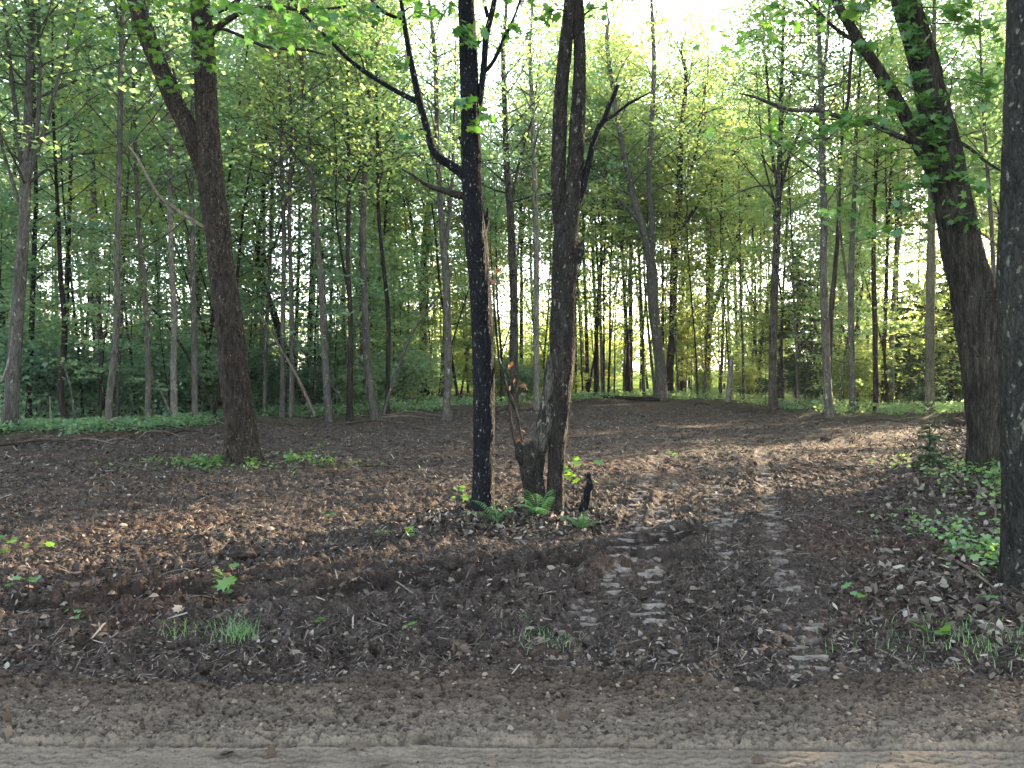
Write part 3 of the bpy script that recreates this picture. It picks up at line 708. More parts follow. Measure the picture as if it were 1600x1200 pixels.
for px, py, sx_, sy_, n in [(1415, 10, 20, 20, 20), (1425, 50, 22, 16, 20), (1432, 80, 18, 16, 18), (1440, 120, 16, 12, 12), (1450, 155, 26, 10, 16), (1456, 185, 26, 12, 22), (1462, 215, 24, 12, 16),
                            (1385, 130, 16, 10, 10), (1345, 75, 16, 10, 10), (1400, 165, 16, 12, 10), (1460, 250, 34, 10, 18), (1482, 275, 30, 10, 18), (1440, 285, 20, 8, 8), (1508, 345, 26, 9, 9), (1335, 10, 30, 20, 14)]:
    sp.append((px, py, sx_, sy_, n, px + 15, py + 10, .35))
for px, py, sx_, sy_, n in [(1310, 195, 60, 14, 26), (1360, 190, 50, 14, 26), (1250, 195, 50, 12, 18), (1180, 215, 60, 12, 20), (1380, 240, 40, 10, 12), (1240, 225, 40, 10, 12), (1390, 300, 60, 12, 18), (1340, 330, 60, 10, 14),
                            (1430, 320, 50, 10, 16), (1385, 360, 60, 9, 16), (1300, 20, 60, 16, 24), (1220, 30, 60, 18, 22), (1180, 60, 50, 16, 18), (1520, 290, 30, 20, 10), (1540, 130, 30, 40, 20), (1530, 45, 30, 14, 16), (1490, 20, 40, 12, 14)]:
    sp.append((px, py, sx_, sy_, n, min(1440, px + 60), py - 8))
sp += [(1350, -60, 220, 40, 90), (1480, -40, 120, 40, 50)]
twig_leaves(tR, bR, YR, sp, L_near, rng, .115, dn=1.4, dense=1.7)
# --- dark lichened tree at the right frame edge
tF, bF, YF = fg_tree('lichen_spotted_tree', 'very dark trunk spotted with pale lichen, cut by the right frame edge', 'tree', 915, 1604, [
    ('trunk', [(1606, 935, 80), (1605, 905, 74), (1603, 850, 66), (1602, 780, 62), (1600, 700, 62), (1598, 600, 62), (1596, 500, 63), (1596, 400, 64), (1598, 300, 58), (1600, 200, 55), (1602, 100, 53), (1604, 0, 52), (1606, -150, 48), (1610, -400, 40), (1615, -800, 24), (1620, -1100, 8)], B_lichen, dict(seg=90, step=.02, amp=.006, flare=.35, seed=31, fh=.12, lump=.05)),
])
twig_leaves(tF, bF, YF, [(1620, -300, 200, 100, 60)], L_near, rng, .1)

# stump, hanging dead saplings
def small_thing(name, label, cat, line, Y, mat, group=None, **kw):
    pts, rad = pxline(line, Y)
    b = pts[0].copy()
    mb = MB(); tube(mb, pts - b, rad, **kw)
    o = link(name, mb.mesh(name, True), mat, None, b); return tag(o, label, cat, group)
small_thing('broken_stump', 'thin dark broken stump with a jagged top, right of the twin-stem tree', 'stump', [(908, 812, 17), (912, 796, 14), (917, 780, 11), (919, 766, 11), (923, 756, 13), (920, 746, 9)], Gy(806), B_black, seg=18, step=.01, amp=.004, rag=.07, flare=.3, fh=.05, lump=.15)
td = thing('dead_sapling', 'thin dead sapling with rusty leaves leaning against the burl tree', 'dead sapling', P(810, 808, 8.6))
b_ = P(810, 808, 8.6)
mb = MB(); lb = MB()
for l in ([(817, 800, 4), (822, 760, 4), (820, 718, 4), (806, 640, 4), (790, 600, 4), (780, 560, 4), (774, 500, 4), (770, 440, 3), (766, 380, 2)],
          [(822, 760, 3), (810, 717, 4), (800, 670, 4), (795, 620, 3), (788, 590, 3), (782, 565, 3)]):
    p_, r_ = pxline(l, 8.45); tube(mb, p_ - b_, r_, 6, .05)
for px, py, n in ((775, 425, 5), (770, 400, 3), (799, 574, 3), (813, 600, 5), (818, 618, 3), (806, 690, 2), (795, 725, 2)):
    c = P(px, py, 8.45) - b_
    C = c + rng.normal(0, 1, (n, 3)) * [.04, .05, .05]
    leaves(lb, C, .055, rng, MAPLE, MF, tilt=1.2, flat=.2, droop=1.5)
    for q in C: tube(mb, [c + [-.05, 0, .04], q], [.002, .001], 3, .5, cap=False)
link('stem', mb.mesh('stem', True), B_middark, td); link('leaves', lb.mesh('leaves'), L_dead, td)

# ---------------------------------------------------------------- named trees along the clearing edge
rng = np.random.default_rng(23)
TALL = dict(z0=.45, nb=34, blen=2.6, up=.75, per=5, sz=.30, nl=16)
def ext(line, H, Y, dx=0, spread=0):
    """prolong a drawn stem up to the height H"""
    pts, rad = pxline(line, Y)
    d = pts[-1] - pts[-2]; d /= np.linalg.norm(d)
    d = d * .4 + np.array([0, 0, .6]); d /= np.linalg.norm(d)
    top = pts[-1]; need = max(0.5, (H - top[2]) / d[2])
    r0 = rad[-1]
    return np.vstack([pts, top + d * need * .5 + [rng.normal(0, .1), rng.normal(0, .2), 0], top + d * need]), np.concatenate([rad, [r0 * .6, .012]])
NAMED = [
 # label, base px/py, stem line, material, leaf, H, stems, crown overrides
 ('pale grey maple fanning into many upright stems, leftmost of the trees along the clearing', 683, [(13, 690, 24), (20, 600, 21), (25, 520, 20), (31, 440, 18), (36, 370, 17), (40, 290, 15)], B_mid, L_mid, 15,
    [[(38, 300, 9), (30, 220, 8), (18, 120, 6), (5, 0, 5)], [(40, 290, 10), (42, 200, 8), (44, 100, 7), (46, 0, 5)], [(40, 290, 9), (58, 200, 7), (62, 100, 6), (60, 0, 4)], [(40, 290, 8), (70, 200, 6), (95, 110, 5), (120, 20, 4)], [(34, 330, 6), (12, 260, 5), (0, 210, 4)]]),
 ('thin dark tree just right of the leftmost fan-shaped maple', 666, [(44, 668, 9), (46, 600, 8), (50, 500, 8), (53, 400, 7), (56, 300, 6)], B_middark, L_deep, 13, []),
 ('dark crooked stem with a pale barkless scar near its foot, far left', 671, [(105, 672, 10), (99, 640, 10), (94, 610, 10), (99, 560, 9), (101, 500, 8), (95, 440, 7), (92, 360, 6)], B_middark, L_mid, 12, []),
 ('pale grey sapling trunk with a kinked foot, at the left', 681, [(183, 682, 11), (170, 652, 11), (172, 610, 10), (180, 540, 10), (183, 450, 9), (184, 350, 8), (187, 220, 8), (190, 60, 7)], B_mid, L_mid, 15, [[(188, 200, 5), (192, 100, 4), (180, 0, 3)]]),
 ('grey trunk with a dark bent foot between two pale saplings on the left', 672, [(238, 672, 9), (231, 650, 9), (232, 600, 9), (230, 520, 9), (224, 430, 8), (216, 350, 7), (212, 250, 6)], B_mid, L_deep, 13, []),
 ('slim pale trunk with a white ring low down, left of the forked maple', 669, [(274, 670, 11), (272, 630, 10), (271, 560, 9), (273, 500, 9), (268, 420, 8), (266, 320, 8), (264, 180, 7), (262, 60, 6)], B_pale, L_mid, 14, []),
 ('straight grey trunk close left of the forked maple', 670, [(306, 672, 10), (304, 600, 9), (303, 500, 9), (301, 400, 8), (299, 250, 7), (302, 120, 6)], B_mid, L_mid, 14, []),
 ('left one of a pair of thin pale trunks right of the forked maple', 660, [(441, 662, 8), (442, 580, 8), (442, 480, 7), (444, 380, 7), (440, 260, 6)], B_mid, L_mid, 13, []),
 ('right one of a pair of thin pale trunks right of the forked maple', 660, [(455, 662, 8), (456, 560, 8), (455, 450, 7), (452, 340, 6), (455, 200, 5)], B_mid, L_mid, 14, []),
 ('black tree leaning left, crossing behind the pair of thin pale trunks', 650, [(486, 652, 14), (470, 610, 12), (455, 570, 11), (440, 530, 11), (428, 490, 11), (415, 455, 10), (402, 420, 9), (404, 370, 7), (410, 320, 6)], B_middark, L_deep, 12, [[(404, 425, 6), (430, 380, 4), (445, 330, 3)]]),
 ('blotchy grey trunk between the leaning black tree and the dark pole', 661, [(515, 663, 11), (510, 600, 11), (507, 540, 11), (503, 460, 10), (496, 380, 9), (488, 290, 8), (478, 180, 7), (470, 80, 6)], B_mid, L_mid, 15, []),
 ('dark straight pole in the left middle of the treeline', 660, [(546, 661, 9), (547, 580, 9), (548, 500, 8), (543, 400, 7), (545, 300, 6)], B_middark, L_mid, 13, [[(547, 470, 5), (534, 400, 4), (525, 330, 3)]]),
 ('grey trunk darkened at its foot, left of the black-barked tree', 657, [(587, 658, 13), (580, 620, 12), (574, 570, 12), (571, 500, 11), (568, 420, 10), (568, 320, 9), (574, 200, 8), (580, 80, 6)], B_mid, L_mid, 16, []),
 ('thin brown trunk beside the one with the darkened foot', 655, [(604, 657, 8), (606, 580, 7), (607, 500, 7), (600, 420, 6), (592, 340, 6), (590, 220, 5)], B_middark, L_warm, 13, []),
 ('thick dark trunk set back in the wood, left of the black-barked tree', 622, [(664, 626, 17), (662, 580, 14), (662, 520, 13), (660, 450, 13), (664, 380, 11), (672, 300, 9)], B_middark, L_warm, 15, [[(661, 470, 8), (650, 400, 7), (640, 330, 5), (625, 270, 4)], [(664, 400, 6), (690, 330, 5)]]),
 ('mossy-footed grey trunk just left of the black-barked tree', 656, [(699, 658, 15), (698, 630, 12), (700, 580, 12), (699, 500, 12), (697, 430, 12), (692, 370, 11), (687, 300, 9), (683, 200, 8), (680, 90, 7)], B_mid, L_mid, 16, [[(695, 400, 7), (704, 320, 6), (708, 240, 5)]]),
 ('smooth grey trunk seen right of the black-barked tree', 641, [(803, 644, 15), (803, 560, 14), (803, 470, 13), (800, 390, 13), (797, 330, 12), (792, 260, 11), (789, 180, 9), (786, 80, 7)], B_pgrey, L_mid, 17, [[(797, 330, 6), (812, 250, 4), (830, 190, 3)]]),
 ('slender white birch trunk just left of the twin-stem tree', 641, [(838, 644, 10), (838, 560, 9), (838, 470, 9), (838, 380, 9), (835, 280, 8), (832, 180, 7), (828, 80, 6)], B_pale, L_mid, 17, []),
 ('pale twisted double maple, its left stem, at the far middle of the clearing', 627, [(1032, 630, 22), (1034, 600, 18), (1028, 540, 17), (1021, 480, 17), (1019, 430, 18), (1014, 395, 14), (1003, 350, 11), (988, 300, 10), (975, 240, 8), (962, 170, 7), (948, 60, 6)], B_mid, L_warm, 19, [[(1019, 400, 11), (1019, 350, 10), (1014, 280, 8), (1018, 200, 8), (1022, 100, 7), (1018, 0, 5)], [(1005, 355, 6), (985, 330, 5), (950, 290, 3)]]),
 ('darker straight partner trunk behind the pale twisted double maple', 624, [(1046, 628, 14), (1046, 580, 12), (1051, 520, 12), (1052, 460, 12), (1054, 400, 12), (1058, 340, 11), (1062, 290, 10), (1064, 220, 8), (1072, 120, 6)], B_middark, L_warm, 19, [[(1056, 370, 7), (1090, 320, 5), (1120, 270, 4), (1160, 220, 3)], [(1060, 310, 6), (1085, 250, 5), (1100, 150, 4)]]),
 ('dark trunk leaning right out of a thin clump, right of the far double maple', 620, [(1102, 623, 9), (1104, 560, 9), (1110, 500, 8), (1130, 440, 7), (1150, 380, 6), (1170, 300, 5)], B_middark, L_warm, 14, [[(1103, 590, 7), (1104, 500, 6), (1106, 400, 5), (1105, 300, 4)]]),
 ('smooth pale trunk splitting into narrow upright stems, right of the far double maple', 646, [(1209, 649, 14), (1207, 600, 13), (1208, 540, 12), (1210, 460, 12), (1213, 390, 11), (1215, 330, 10), (1217, 290, 9)], B_pgrey, L_mid, 16,
    [[(1216, 300, 6), (1205, 230, 5), (1200, 140, 4)], [(1217, 290, 7), (1219, 200, 6), (1222, 90, 4)], [(1217, 310, 6), (1234, 240, 5), (1258, 190, 4), (1275, 160, 3)], [(1215, 330, 4), (1200, 280, 3), (1192, 240, 3)]]),
 ('dark mottled trunk standing at the clearing edge in front of a thinner twin', 656, [(1298, 660, 16), (1294, 620, 13), (1291, 560, 12), (1289, 500, 12), (1287, 420, 12), (1288, 340, 11), (1285, 260, 10), (1284, 170, 10), (1281, 90, 7), (1278, 0, 5)], B_mid, L_mid, 16, [[(1284, 130, 6), (1292, 70, 5), (1296, 0, 4)]]),
 ('thinner leaning twin behind the dark mottled trunk', 648, [(1296, 650, 8), (1296, 580, 8), (1298, 500, 8), (1304, 430, 7), (1309, 370, 6), (1312, 280, 5)], B_middark, L_warm, 14, []),
 ('grey pole with a dark shaded side right of the mottled trunk', 650, [(1332, 652, 10), (1331, 590, 9), (1330, 500, 9), (1330, 420, 9), (1334, 330, 7), (1337, 220, 6)], B_mid, L_mid, 15, [[(1331, 480, 5), (1318, 400, 4), (1310, 330, 3)]]),
 ('thin black pole, left one of the close cluster left of the birch', 648, [(1369, 651, 9), (1368, 580, 8), (1367, 500, 8), (1365, 430, 7), (1366, 340, 6)], B_middark, L_mid, 14, []),
 ('thin black pole, right one of the close cluster left of the birch', 640, [(1380, 643, 7), (1381, 560, 7), (1384, 480, 6), (1386, 400, 5)], B_middark, L_warm, 13, []),
 ('white spotted birch trunk tilting slightly right, in the right-hand treeline', 636, [(1394, 640, 8), (1393, 570, 8), (1395, 500, 8), (1399, 430, 7), (1406, 350, 6), (1412, 250, 5)], B_pale, L_warm, 15, []),
 ('dark slanting trunk right of the birch, in the right-hand treeline', 622, [(1418, 625, 10), (1424, 580, 9), (1432, 540, 8), (1440, 490, 8), (1446, 450, 7), (1456, 380, 6)], B_middark, L_warm, 14, []),
 ('straight olive trunk left of the leaning forked tree', 652, [(1453, 656, 14), (1453, 600, 14), (1453, 520, 13), (1454, 440, 13), (1455, 370, 12), (1456, 300, 11), (1458, 200, 10)], B_olive, L_mid, 16, []),
]
used = []
for lab, by, line, mB, mL, H, stems in NAMED:
    Y = Gy(by)
    ax, rad = ext(line, H, Y)
    st = []
    for s in stems:
        a, r_ = ext(s, min(H - 1, P(0, s[-1][1], Y)[2] + 4), Y); st.append((a, r_))
    base = ax[0].copy(); used.append(base[:2]); base[2] = base_h(base[0], base[1]) - .05
    cr = dict(TALL); z1 = P(0, 330, Y)[2]; cr['z0'] = min(.6, max(.3, z1 / H))
    if Y > 30: cr['blen'] = 3.4; cr['sz'] = .4
    if mL is L_deep: cr['z0'] = .28
    mk_tree('forest_tree', lab, 'tree', None, base, ax, rad, mB, mL, rng, cr, st, leaf=.115 if Y < 30 else .14, seg=10)
# pale stub
small_thing('dead_snag', 'short pale branchless snag standing left of the smooth pale trunk', 'snag', [(1137, 637, 10), (1140, 600, 9), (1142, 570, 7), (1143, 560, 6)], Gy(634), B_pale, seg=10, step=.2, rag=.15)

# ---------------------------------------------------------------- prototypes for the wood behind
def proto_axis(H, r0, rng, lean=.05, wob=.12):
    n = 6; z = np.linspace(0, H, n)
    d = rng.normal(0, lean, 2)
    x = np.cumsum(rng.normal(0, wob, n)) * .5 + z * d[0]; y = np.cumsum(rng.normal(0, wob, n)) * .5 + z * d[1]
    x -= x[0]; y -= y[0]
    return np.stack([x, y, z], -1), np.linspace(1, .12, n) ** .8 * r0
FAR = (0, -400, -50)
protos = {'pole': [], 'tall': [], 'sapling': [], 'bush': [], 'conifer': []}
for k in range(8):
    H = rng.uniform(15, 20); ax, rad = proto_axis(H, rng.uniform(.07, .13), rng)
    mB = [B_mid, B_middark, B_middark, B_pale][k % 4]; mL = [L_mid, L_warm, L_deep, L_mid][k % 4]
    st = []
    if k % 2:
        q = ax[2] + (ax[3] - ax[2]) * rng.random()
        e = np.array([rng.normal(0, 1.0), rng.normal(0, 1.0), H * .35]); st.append((np.array([q, q + e * .5 + [0, 0, .3], q + e]), [rad[2] * .6, rad[2] * .4, .01]))
    t = mk_tree('forest_tree', 'x', 'tree', 'slender trees deep in the wood behind the clearing', (0, 0, 0), ax, rad, mB, mL, rng,
                dict(z0=rng.uniform(.36, .52), nb=44, blen=2.9, up=.6, per=6, sz=.36, nl=19), st, leaf=.15, seg=7)
    protos['tall'].append(t)
for k in range(6):
    H = rng.uniform(9, 14); ax, rad = proto_axis(H, rng.uniform(.035, .07), rng, .06, .16)
    q = ax[1]; e = np.array([rng.normal(0, .9), rng.normal(0, .9), H * .5])
    t = mk_tree('forest_tree', 'x', 'tree', 'slender trees deep in the wood behind the clearing', (0, 0, 0), ax, rad, [B_middark, B_mid, B_middark][k % 3], [L_warm, L_mid][k % 2], rng,
                dict(z0=.25, nb=26, blen=1.5, up=.7, per=4, sz=.30, nl=14), [(np.array([q, q + e * .5 + [0, 0, .3], q + e]), [rad[1] * .6, rad[1] * .4, .01])] if k % 2 else (), leaf=.12, seg=6, flare=.2)
    protos['pole'].append(t)
for k in range(7):
    H = rng.uniform(4.5, 8.5); ax, rad = proto_axis(H, rng.uniform(.022, .045), rng, .06, .1)
    t = mk_tree('forest_sapling', 'x', 'sapling', 'leafy saplings under the trees', (0, 0, 0), ax, rad, [B_mid, B_middark][k % 2], [L_mid, L_deep, L_warm, L_deep][k % 4], rng,
                dict(z0=.14, nb=30, blen=1.7, up=.35, per=5, sz=.30, nl=20, flatness=.12), (), leaf=.115, seg=5, flare=0)
    protos['sapling'].append(t)
for k in range(3):
    H = rng.uniform(1.6, 3); ax, rad = proto_axis(H, .02, rng, .05, .06)
    sts = []
    for q in range(4):
        e = np.array([rng.normal(0, .6), rng.normal(0, .6), H * rng.uniform(.6, .9)]); sts.append((np.array([[0, 0, 0], e * .5 + [0, 0, .1], e]), [.015, .01, .004]))
    t = mk_tree('bush', 'x', 'bush', 'bushes at the back of the wood', (0, 0, 0), ax, rad, B_middark, [L_warm, L_mid, L_deep][k], rng,
                dict(z0=.08, nb=22, blen=1.0, up=.5, per=5, sz=.22, nl=18, flatness=.5), sts, leaf=.10, seg=5, flare=0)
    protos['bush'].append(t)
def conifer(name, label, loc, H, Rb, nlev, mat, rng, group=None, needle=.05):
    t = thing(name, label, 'conifer', loc, group)
    mb = MB(); lb = MB()
    tube(mb, [[0, 0, 0], [0, 0, H * .5], [0, 0, H]], [H * .012 + .008, H * .007 + .004, .003], 6, .3)
    for k in range(nlev):
        f = k / nlev; z = H * (.12 + .86 * f); L_ = Rb * (1 - f) ** .8 + .05
        m = 6
        for q in range(m):
            a = rng.uniform(0, 2 * PI); l = L_ * rng.uniform(.55, 1.15); z = H * (.12 + .86 * (f + rng.uniform(-.5, .5) / nlev))
            d = np.array([math.cos(a), math.sin(a), 0])
            pts = [np.array([0, 0, z]), d * l * .5 + [0, 0, z - l * .05], d * l + [0, 0, z - l * .16]]
            tube(mb, pts, [.006, .004, .002], 3, .5, cap=False)
            n = int(l / needle * 5)
            tt = rng.random(n) ** .8
            side = np.array([-d[1], d[0], 0])
            C = d * (l * tt)[:, None] + side * (rng.normal(0, .13, n) * l * (1.15 - tt))[:, None] + np.stack([tt * 0, tt * 0, z - l * .14 * tt + rng.normal(0, .10, n) * l * .4], -1)
            leaves(lb, C, needle * 1.9, rng, KITE * [[.45, 1.5, 1]], KF, tilt=.35)
    return remember(t, [link('trunk', mb.mesh('trunk', True), B_middark, t), link('crown', lb.mesh('crown'), mat, t)])
g_ = 'dark spruces among the trees'
def at_edge(px, Y): x = (px - 800) / FPX * Y; return (x, Y, base_h(x, Y) - .05)
sp0 = conifer('spruce_tree', 'dark bushy spruce between the smooth pale trunk and the mottled trunk', at_edge(1245, 33), 7.0, 2.2, 26, L_conif, rng, None, .09)
conifer('spruce_tree', 'dark spruce behind the straight olive trunk', at_edge(1485, 28), 5.5, 2.0, 22, L_conif, rng, None, .09)
conifer('spruce_tree', 'dark spruce standing just right of the birch', at_edge(1420, 34), 6.0, 1.8, 22, L_conif, rng, None, .09)
conifer('spruce_sapling', 'tiny sparse spruce sapling with bare lower stem in the cleared soil at right', (P(1452, 735, Gy(735))), .85, .30, 6, L_conif, rng, None, .025)

# ---------------------------------------------------------------- filling the wood
rng = np.random.default_rng(41)
placed = list(used)
def free(x, y, d):
    return all((x - a) ** 2 + (y - b) ** 2 > d * d for a, b in placed)
LOOK = {'tall': ['straight grey tree', 'dark tree with a side stem', 'dark straight tree', 'pale-barked tree with a side stem', 'grey slightly bowed tree', 'dark forked tree', 'deep green slim tree', 'pale slim tree'],
        'pole': ['thin dark pole tree', 'thin grey forked pole tree', 'thin dark wavy pole tree', 'thin dark forked pole tree', 'thin grey pole tree', 'very thin dark forked pole tree'],
        'sapling': ['green leafy sapling', 'deep green sapling', 'yellow green sapling', 'dark green bushy sapling', 'small green sapling', 'deep green slim sapling', 'yellow green slim sapling'],
        'bush': ['bright yellow green bush', 'green bush', 'deep green bush']}
MARK = [(-20, 'at the far left frame edge'), (110, 'behind the fan-shaped maple at far left'), (250, 'left of the slim pale trunk'), (330, 'behind the forked maple'), (470, 'behind the pair of thin pale trunks'),
        (600, 'behind the blotchy grey trunk'), (730, 'left of the black-barked trunk'), (860, 'left of the twin-stem tree'), (1000, 'right of the twin-stem tree'), (1120, 'behind the far twisted double maple'),
        (1230, 'behind the smooth pale trunk'), (1340, 'behind the dark mottled trunk'), (1440, 'behind the birch'), (1520, 'left of the leaning forked tree'), (1640, 'behind the leaning forked tree')]
def label_for(kind, idx, px, Y):
    m = MARK[-1][1]
    for q, w in MARK:
        if px < q: m = w; break
    if px < -60: m = 'beyond the left frame edge'
    if px > 1660: m = 'beyond the right frame edge'
    dep = 'in the far field' if Y > 57 else 'front of the wood' if Y < 27 else 'middle of the wood' if Y < 40 else 'back of the wood'
    if kind == 'tall' and len(LOOK[kind][idx].split()) > 5: dep = dep.replace(' of the wood', '')
    t_ = '%s %s, %s' % (LOOK[kind][idx], m, dep)
    return ' '.join(t_.split()[:16])
firstuse = set()
def put(kind, idx, x, y, s, sz=None):
    px = 800 + x / max(y, 1) * FPX if y > 1 else 3000
    pr = protos[kind][idx]; lab = label_for(kind, idx, px, y)
    grp = pr['group']
    loc = (x, y, -.12 if y < 46.5 else -.05)
    sc = (s, s, sz or s)
    if pr.name not in firstuse:
        firstuse.add(pr.name); pr.location = loc; pr.rotation_euler = (0, 0, rng.random() * 6.28); pr.scale = sc; pr['label'] = lab; pr['group'] = grp; c = pr
    else:
        c = copy_tree(pr, loc, rng.random() * 6.28, sc, lab); c['group'] = grp
    placed.append((x, y)); return c
def fill(kind, n, px0, px1, y0off, y1, dmin, choose, smin, smax):
    c = 0; tries = 0
    while c < n and tries < n * 40:
        tries += 1
        px = rng.uniform(px0, px1); t = (px - 800) / FPX
        ye = float(edge_y(t * 20, 20.0))
        y = rng.uniform(ye + y0off, max(ye + y0off + 1, y1)); x = t * y
        if not free(x, y, dmin): continue
        put(kind, choose(px), x, y, rng.uniform(smin, smax)); c += 1
darkset = [0, 2, 6, 3, 4]; warmset = [1, 5, 0, 3, 2]
fill('tall', 46, -40, 640, 2.5, 52, 1.5, lambda px: int(rng.choice(darkset)), .8, 1.1)
fill('tall', 14, 860, 1200, 6, 56, 1.6, lambda px: int(rng.choice(warmset)), .95, 1.2)
fill('tall', 54, 560, 1640, 2.5, 56, 1.6, lambda px: int(rng.choice(warmset)), .8, 1.1)
fill('pole', 60, 520, 1420, 1.0, 50, .7, lambda px: int(rng.integers(0, 6)), .8, 1.15)
fill('pole', 24, -20, 520, 1.0, 40, .8, lambda px: int(rng.integers(0, 6)), .8, 1.1)
fill('sapling', 48, -40, 620, .8, 42, 1.0, lambda px: int(rng.choice([0, 1, 3, 4, 5, 1, 3])), .7, 1.15)
fill('sapling', 46, 500, 1640, 3, 52, 1.2, lambda px: int(rng.choice([0, 2, 6, 4, 2])), .7, 1.15)
fill('bush', 26, -40, 620, 2.0, 34, .8, lambda px: int(rng.choice([1, 2])), .8, 1.3)
fill('bush', 40, 560, 1640, 5.0, 54, .8, lambda px: int(rng.choice([0, 1, 2])), .5, 1.0)
for px, y, sc_ in ((985, 47, 1.3), (1070, 52, 1.35), (1150, 50, 1.3), (1510, 40, 1.2)):
    put('tall', int(rng.choice([1, 5, 0])), (px - 800) / FPX * y, y, sc_)
for px, y, sc_ in ((950, 41, 1.5), (985, 44, 1.6), (1025, 41, 1.55), (1060, 45, 1.6), (1105, 42, 1.5), (1180, 40, 1.5), (1000, 48, 1.7), (900, 42, 1.5), (640, 36, 1.4), (560, 34, 1.3)):
    put('pole', int(rng.integers(0, 6)), (px - 800) / FPX * y, y, sc_)
# sunlit bushes and young trees in the open beyond
for k in range(84):
    px = rng.uniform(300, 1700); y = rng.uniform(58, 84)
    put('bush' if k % 3 == 0 else 'sapling', 0 if k % 3 == 0 else int(rng.choice([2, 6])), (px - 800) / FPX * y, y, rng.uniform(1.2, 2.2) if k % 3 == 0 else rng.uniform(.9, 1.6))
# the wood goes on outside the frame: right (towards the sun) and left
for k in range(48):
    a = R(rng.uniform(38, 72)); d = rng.uniform(12, 34)
    put('tall', int(rng.integers(0, 8)), math.sin(a) * d, math.cos(a) * d, rng.uniform(.8, 1.1))
for k in range(22):
    a = R(rng.uniform(38, 66)); d = rng.uniform(12, 36)
    put('sapling', int(rng.integers(0, 7)), math.sin(a) * d, math.cos(a) * d, rng.uniform(.8, 1.1))
for k in range(12):
    a = R(-rng.uniform(36, 60)); d = rng.uniform(16, 40)
    put('tall', int(rng.integers(0, 8)), math.sin(a) * d, math.cos(a) * d, rng.uniform(.8, 1.1))

# look-alikes that ended up with one label: tell them apart by height or by order
dup_ = {}
for o in S.objects:
    if o.parent is None and o.get('label') and o.get('group') in ('slender trees deep in the wood behind the clearing', 'leafy saplings under the trees', 'bushes at the back of the wood'):
        dup_.setdefault(o['label'], []).append(o)
for lab, l in dup_.items():
    if len(l) < 2 or len(lab.split()) > 15: continue
    l.sort(key=lambda o: o.location.x / max(o.location.y, 1))
    names = ['left one of two:', 'right one of two:'] if len(l) == 2 else ['leftmost'] + ['middle'] * (len(l) - 2) + ['rightmost']
    if len(l) == 2: names = ['left-hand', 'right-hand']
    for o, w in zip(l, names): o['label'] = w + ' ' + lab

# ---------------------------------------------------------------- leaning and fallen poles at the wood's edge
rng = np.random.default_rng(51)
for lab, l, Y, mat in [
    ('long pale pole leaning right from the dark foot of the grey trunk', [(598, 652, 6), (620, 580, 5), (650, 510, 4), (695, 450, 3)], 24.5, B_mid),
    ('pale fallen pole leaning left against the black leaning tree', [(492, 648, 6), (465, 590, 5), (430, 530, 4), (405, 490, 3)], 23, B_dead),
    ('thin grey pole slanting behind the blotchy trunk', [(535, 625, 4), (505, 585, 4), (460, 535, 3)], 25, B_mid),
    ('pale thin pole leaning behind the slim pale trunk', [(270, 652, 4), (250, 610, 4), (233, 575, 3)], 20.5, B_mid),
    ('thin curved pale sapling stem beside the scarred crooked stem', [(117, 668, 4), (113, 620, 3), (103, 580, 3), (85, 545, 2)], 19, B_mid),
    ('short thin pale stake standing alone at the far left edge', [(81, 676, 3), (79, 650, 3), (78, 622, 2)], 18.6, B_pale),
    ('grey pole leaning left across the left treeline', [(340, 655, 5), (310, 590, 4), (270, 520, 4), (180, 420, 3)], 21.5, B_middark),
    ('dark log lying in front of the wood left of the far double maple', [(940, 619, 5), (980, 622, 6), (1030, 624, 5)], 37, B_middark),
    ('thin fallen pole lying across the centre of the treeline', [(540, 645, 3), (590, 630, 3), (650, 622, 2)], 26, B_mid),
    ('pale crooked stem curling at the left frame edge', [(-4, 602, 3), (5, 590, 4), (14, 560, 3), (20, 510, 2)], 17.5, B_pale)]:
    small_thing('leaning_pole', lab, 'pole', l, Y, mat, seg=7, step=.3)
# sticks on the ground
def stick(pts2, r, lab, mat, group=None, lift=.03):
    pts = []
    for k, (x, y) in enumerate(pts2):
        pts.append([x, y, float(fields_h(x, y)[0][0]) + r + lift * (k % 2)])
    pts = np.array(pts); b = pts[0].copy(); mb = MB()
    tube(mb, pts - b, np.linspace(r, r * .45, len(pts)), 7, .1, lump=.2)
    o = link('fallen_stick', mb.mesh('fallen_stick', True), mat, None, b); tag(o, lab, 'stick', group)
for lab, l, r in [('longest pale stick lying left of the leaning tree\'s foot', [(1440, 738), (1480, 750), (1515, 770), (1535, 795)], .022),
                  ('straight pale pole lying flat just left of the leaning tree\'s foot', [(1445, 698), (1490, 699), (1535, 701)], .035),
                  ('curved pale stick below the longest one at right', [(1470, 790), (1500, 815), (1560, 850)], .02),
                  ('thick stick end pointing at the camera in the right litter', [(1528, 792), (1530, 770), (1522, 752)], .028),
                  ('dark stick crossing the litter near the lichened trunk', [(1480, 870), (1515, 900), (1555, 930)], .015)]:
    stick([P(a, b, Gy(b))[:2] for a, b in l], r, lab, B_dead)
for k in range(75):
    y = rng.uniform(4.6, 22); x = right_edge(y) + rng.uniform(-.6, 1.2) * (y / 12 + .3)
    a = rng.uniform(0, PI); l = rng.uniform(.15, .9) * (1 + y / 20)
    d = np.array([math.cos(a), math.sin(a)]) * l / 2
    stick([np.array([x, y]) - d, [x + rng.normal(0, .03), y + rng.normal(0, .03)], np.array([x, y]) + d], rng.uniform(.004, .012), 'small grey stick among the leaf litter along the right edge', B_dead, 'sticks in the right-hand litter')
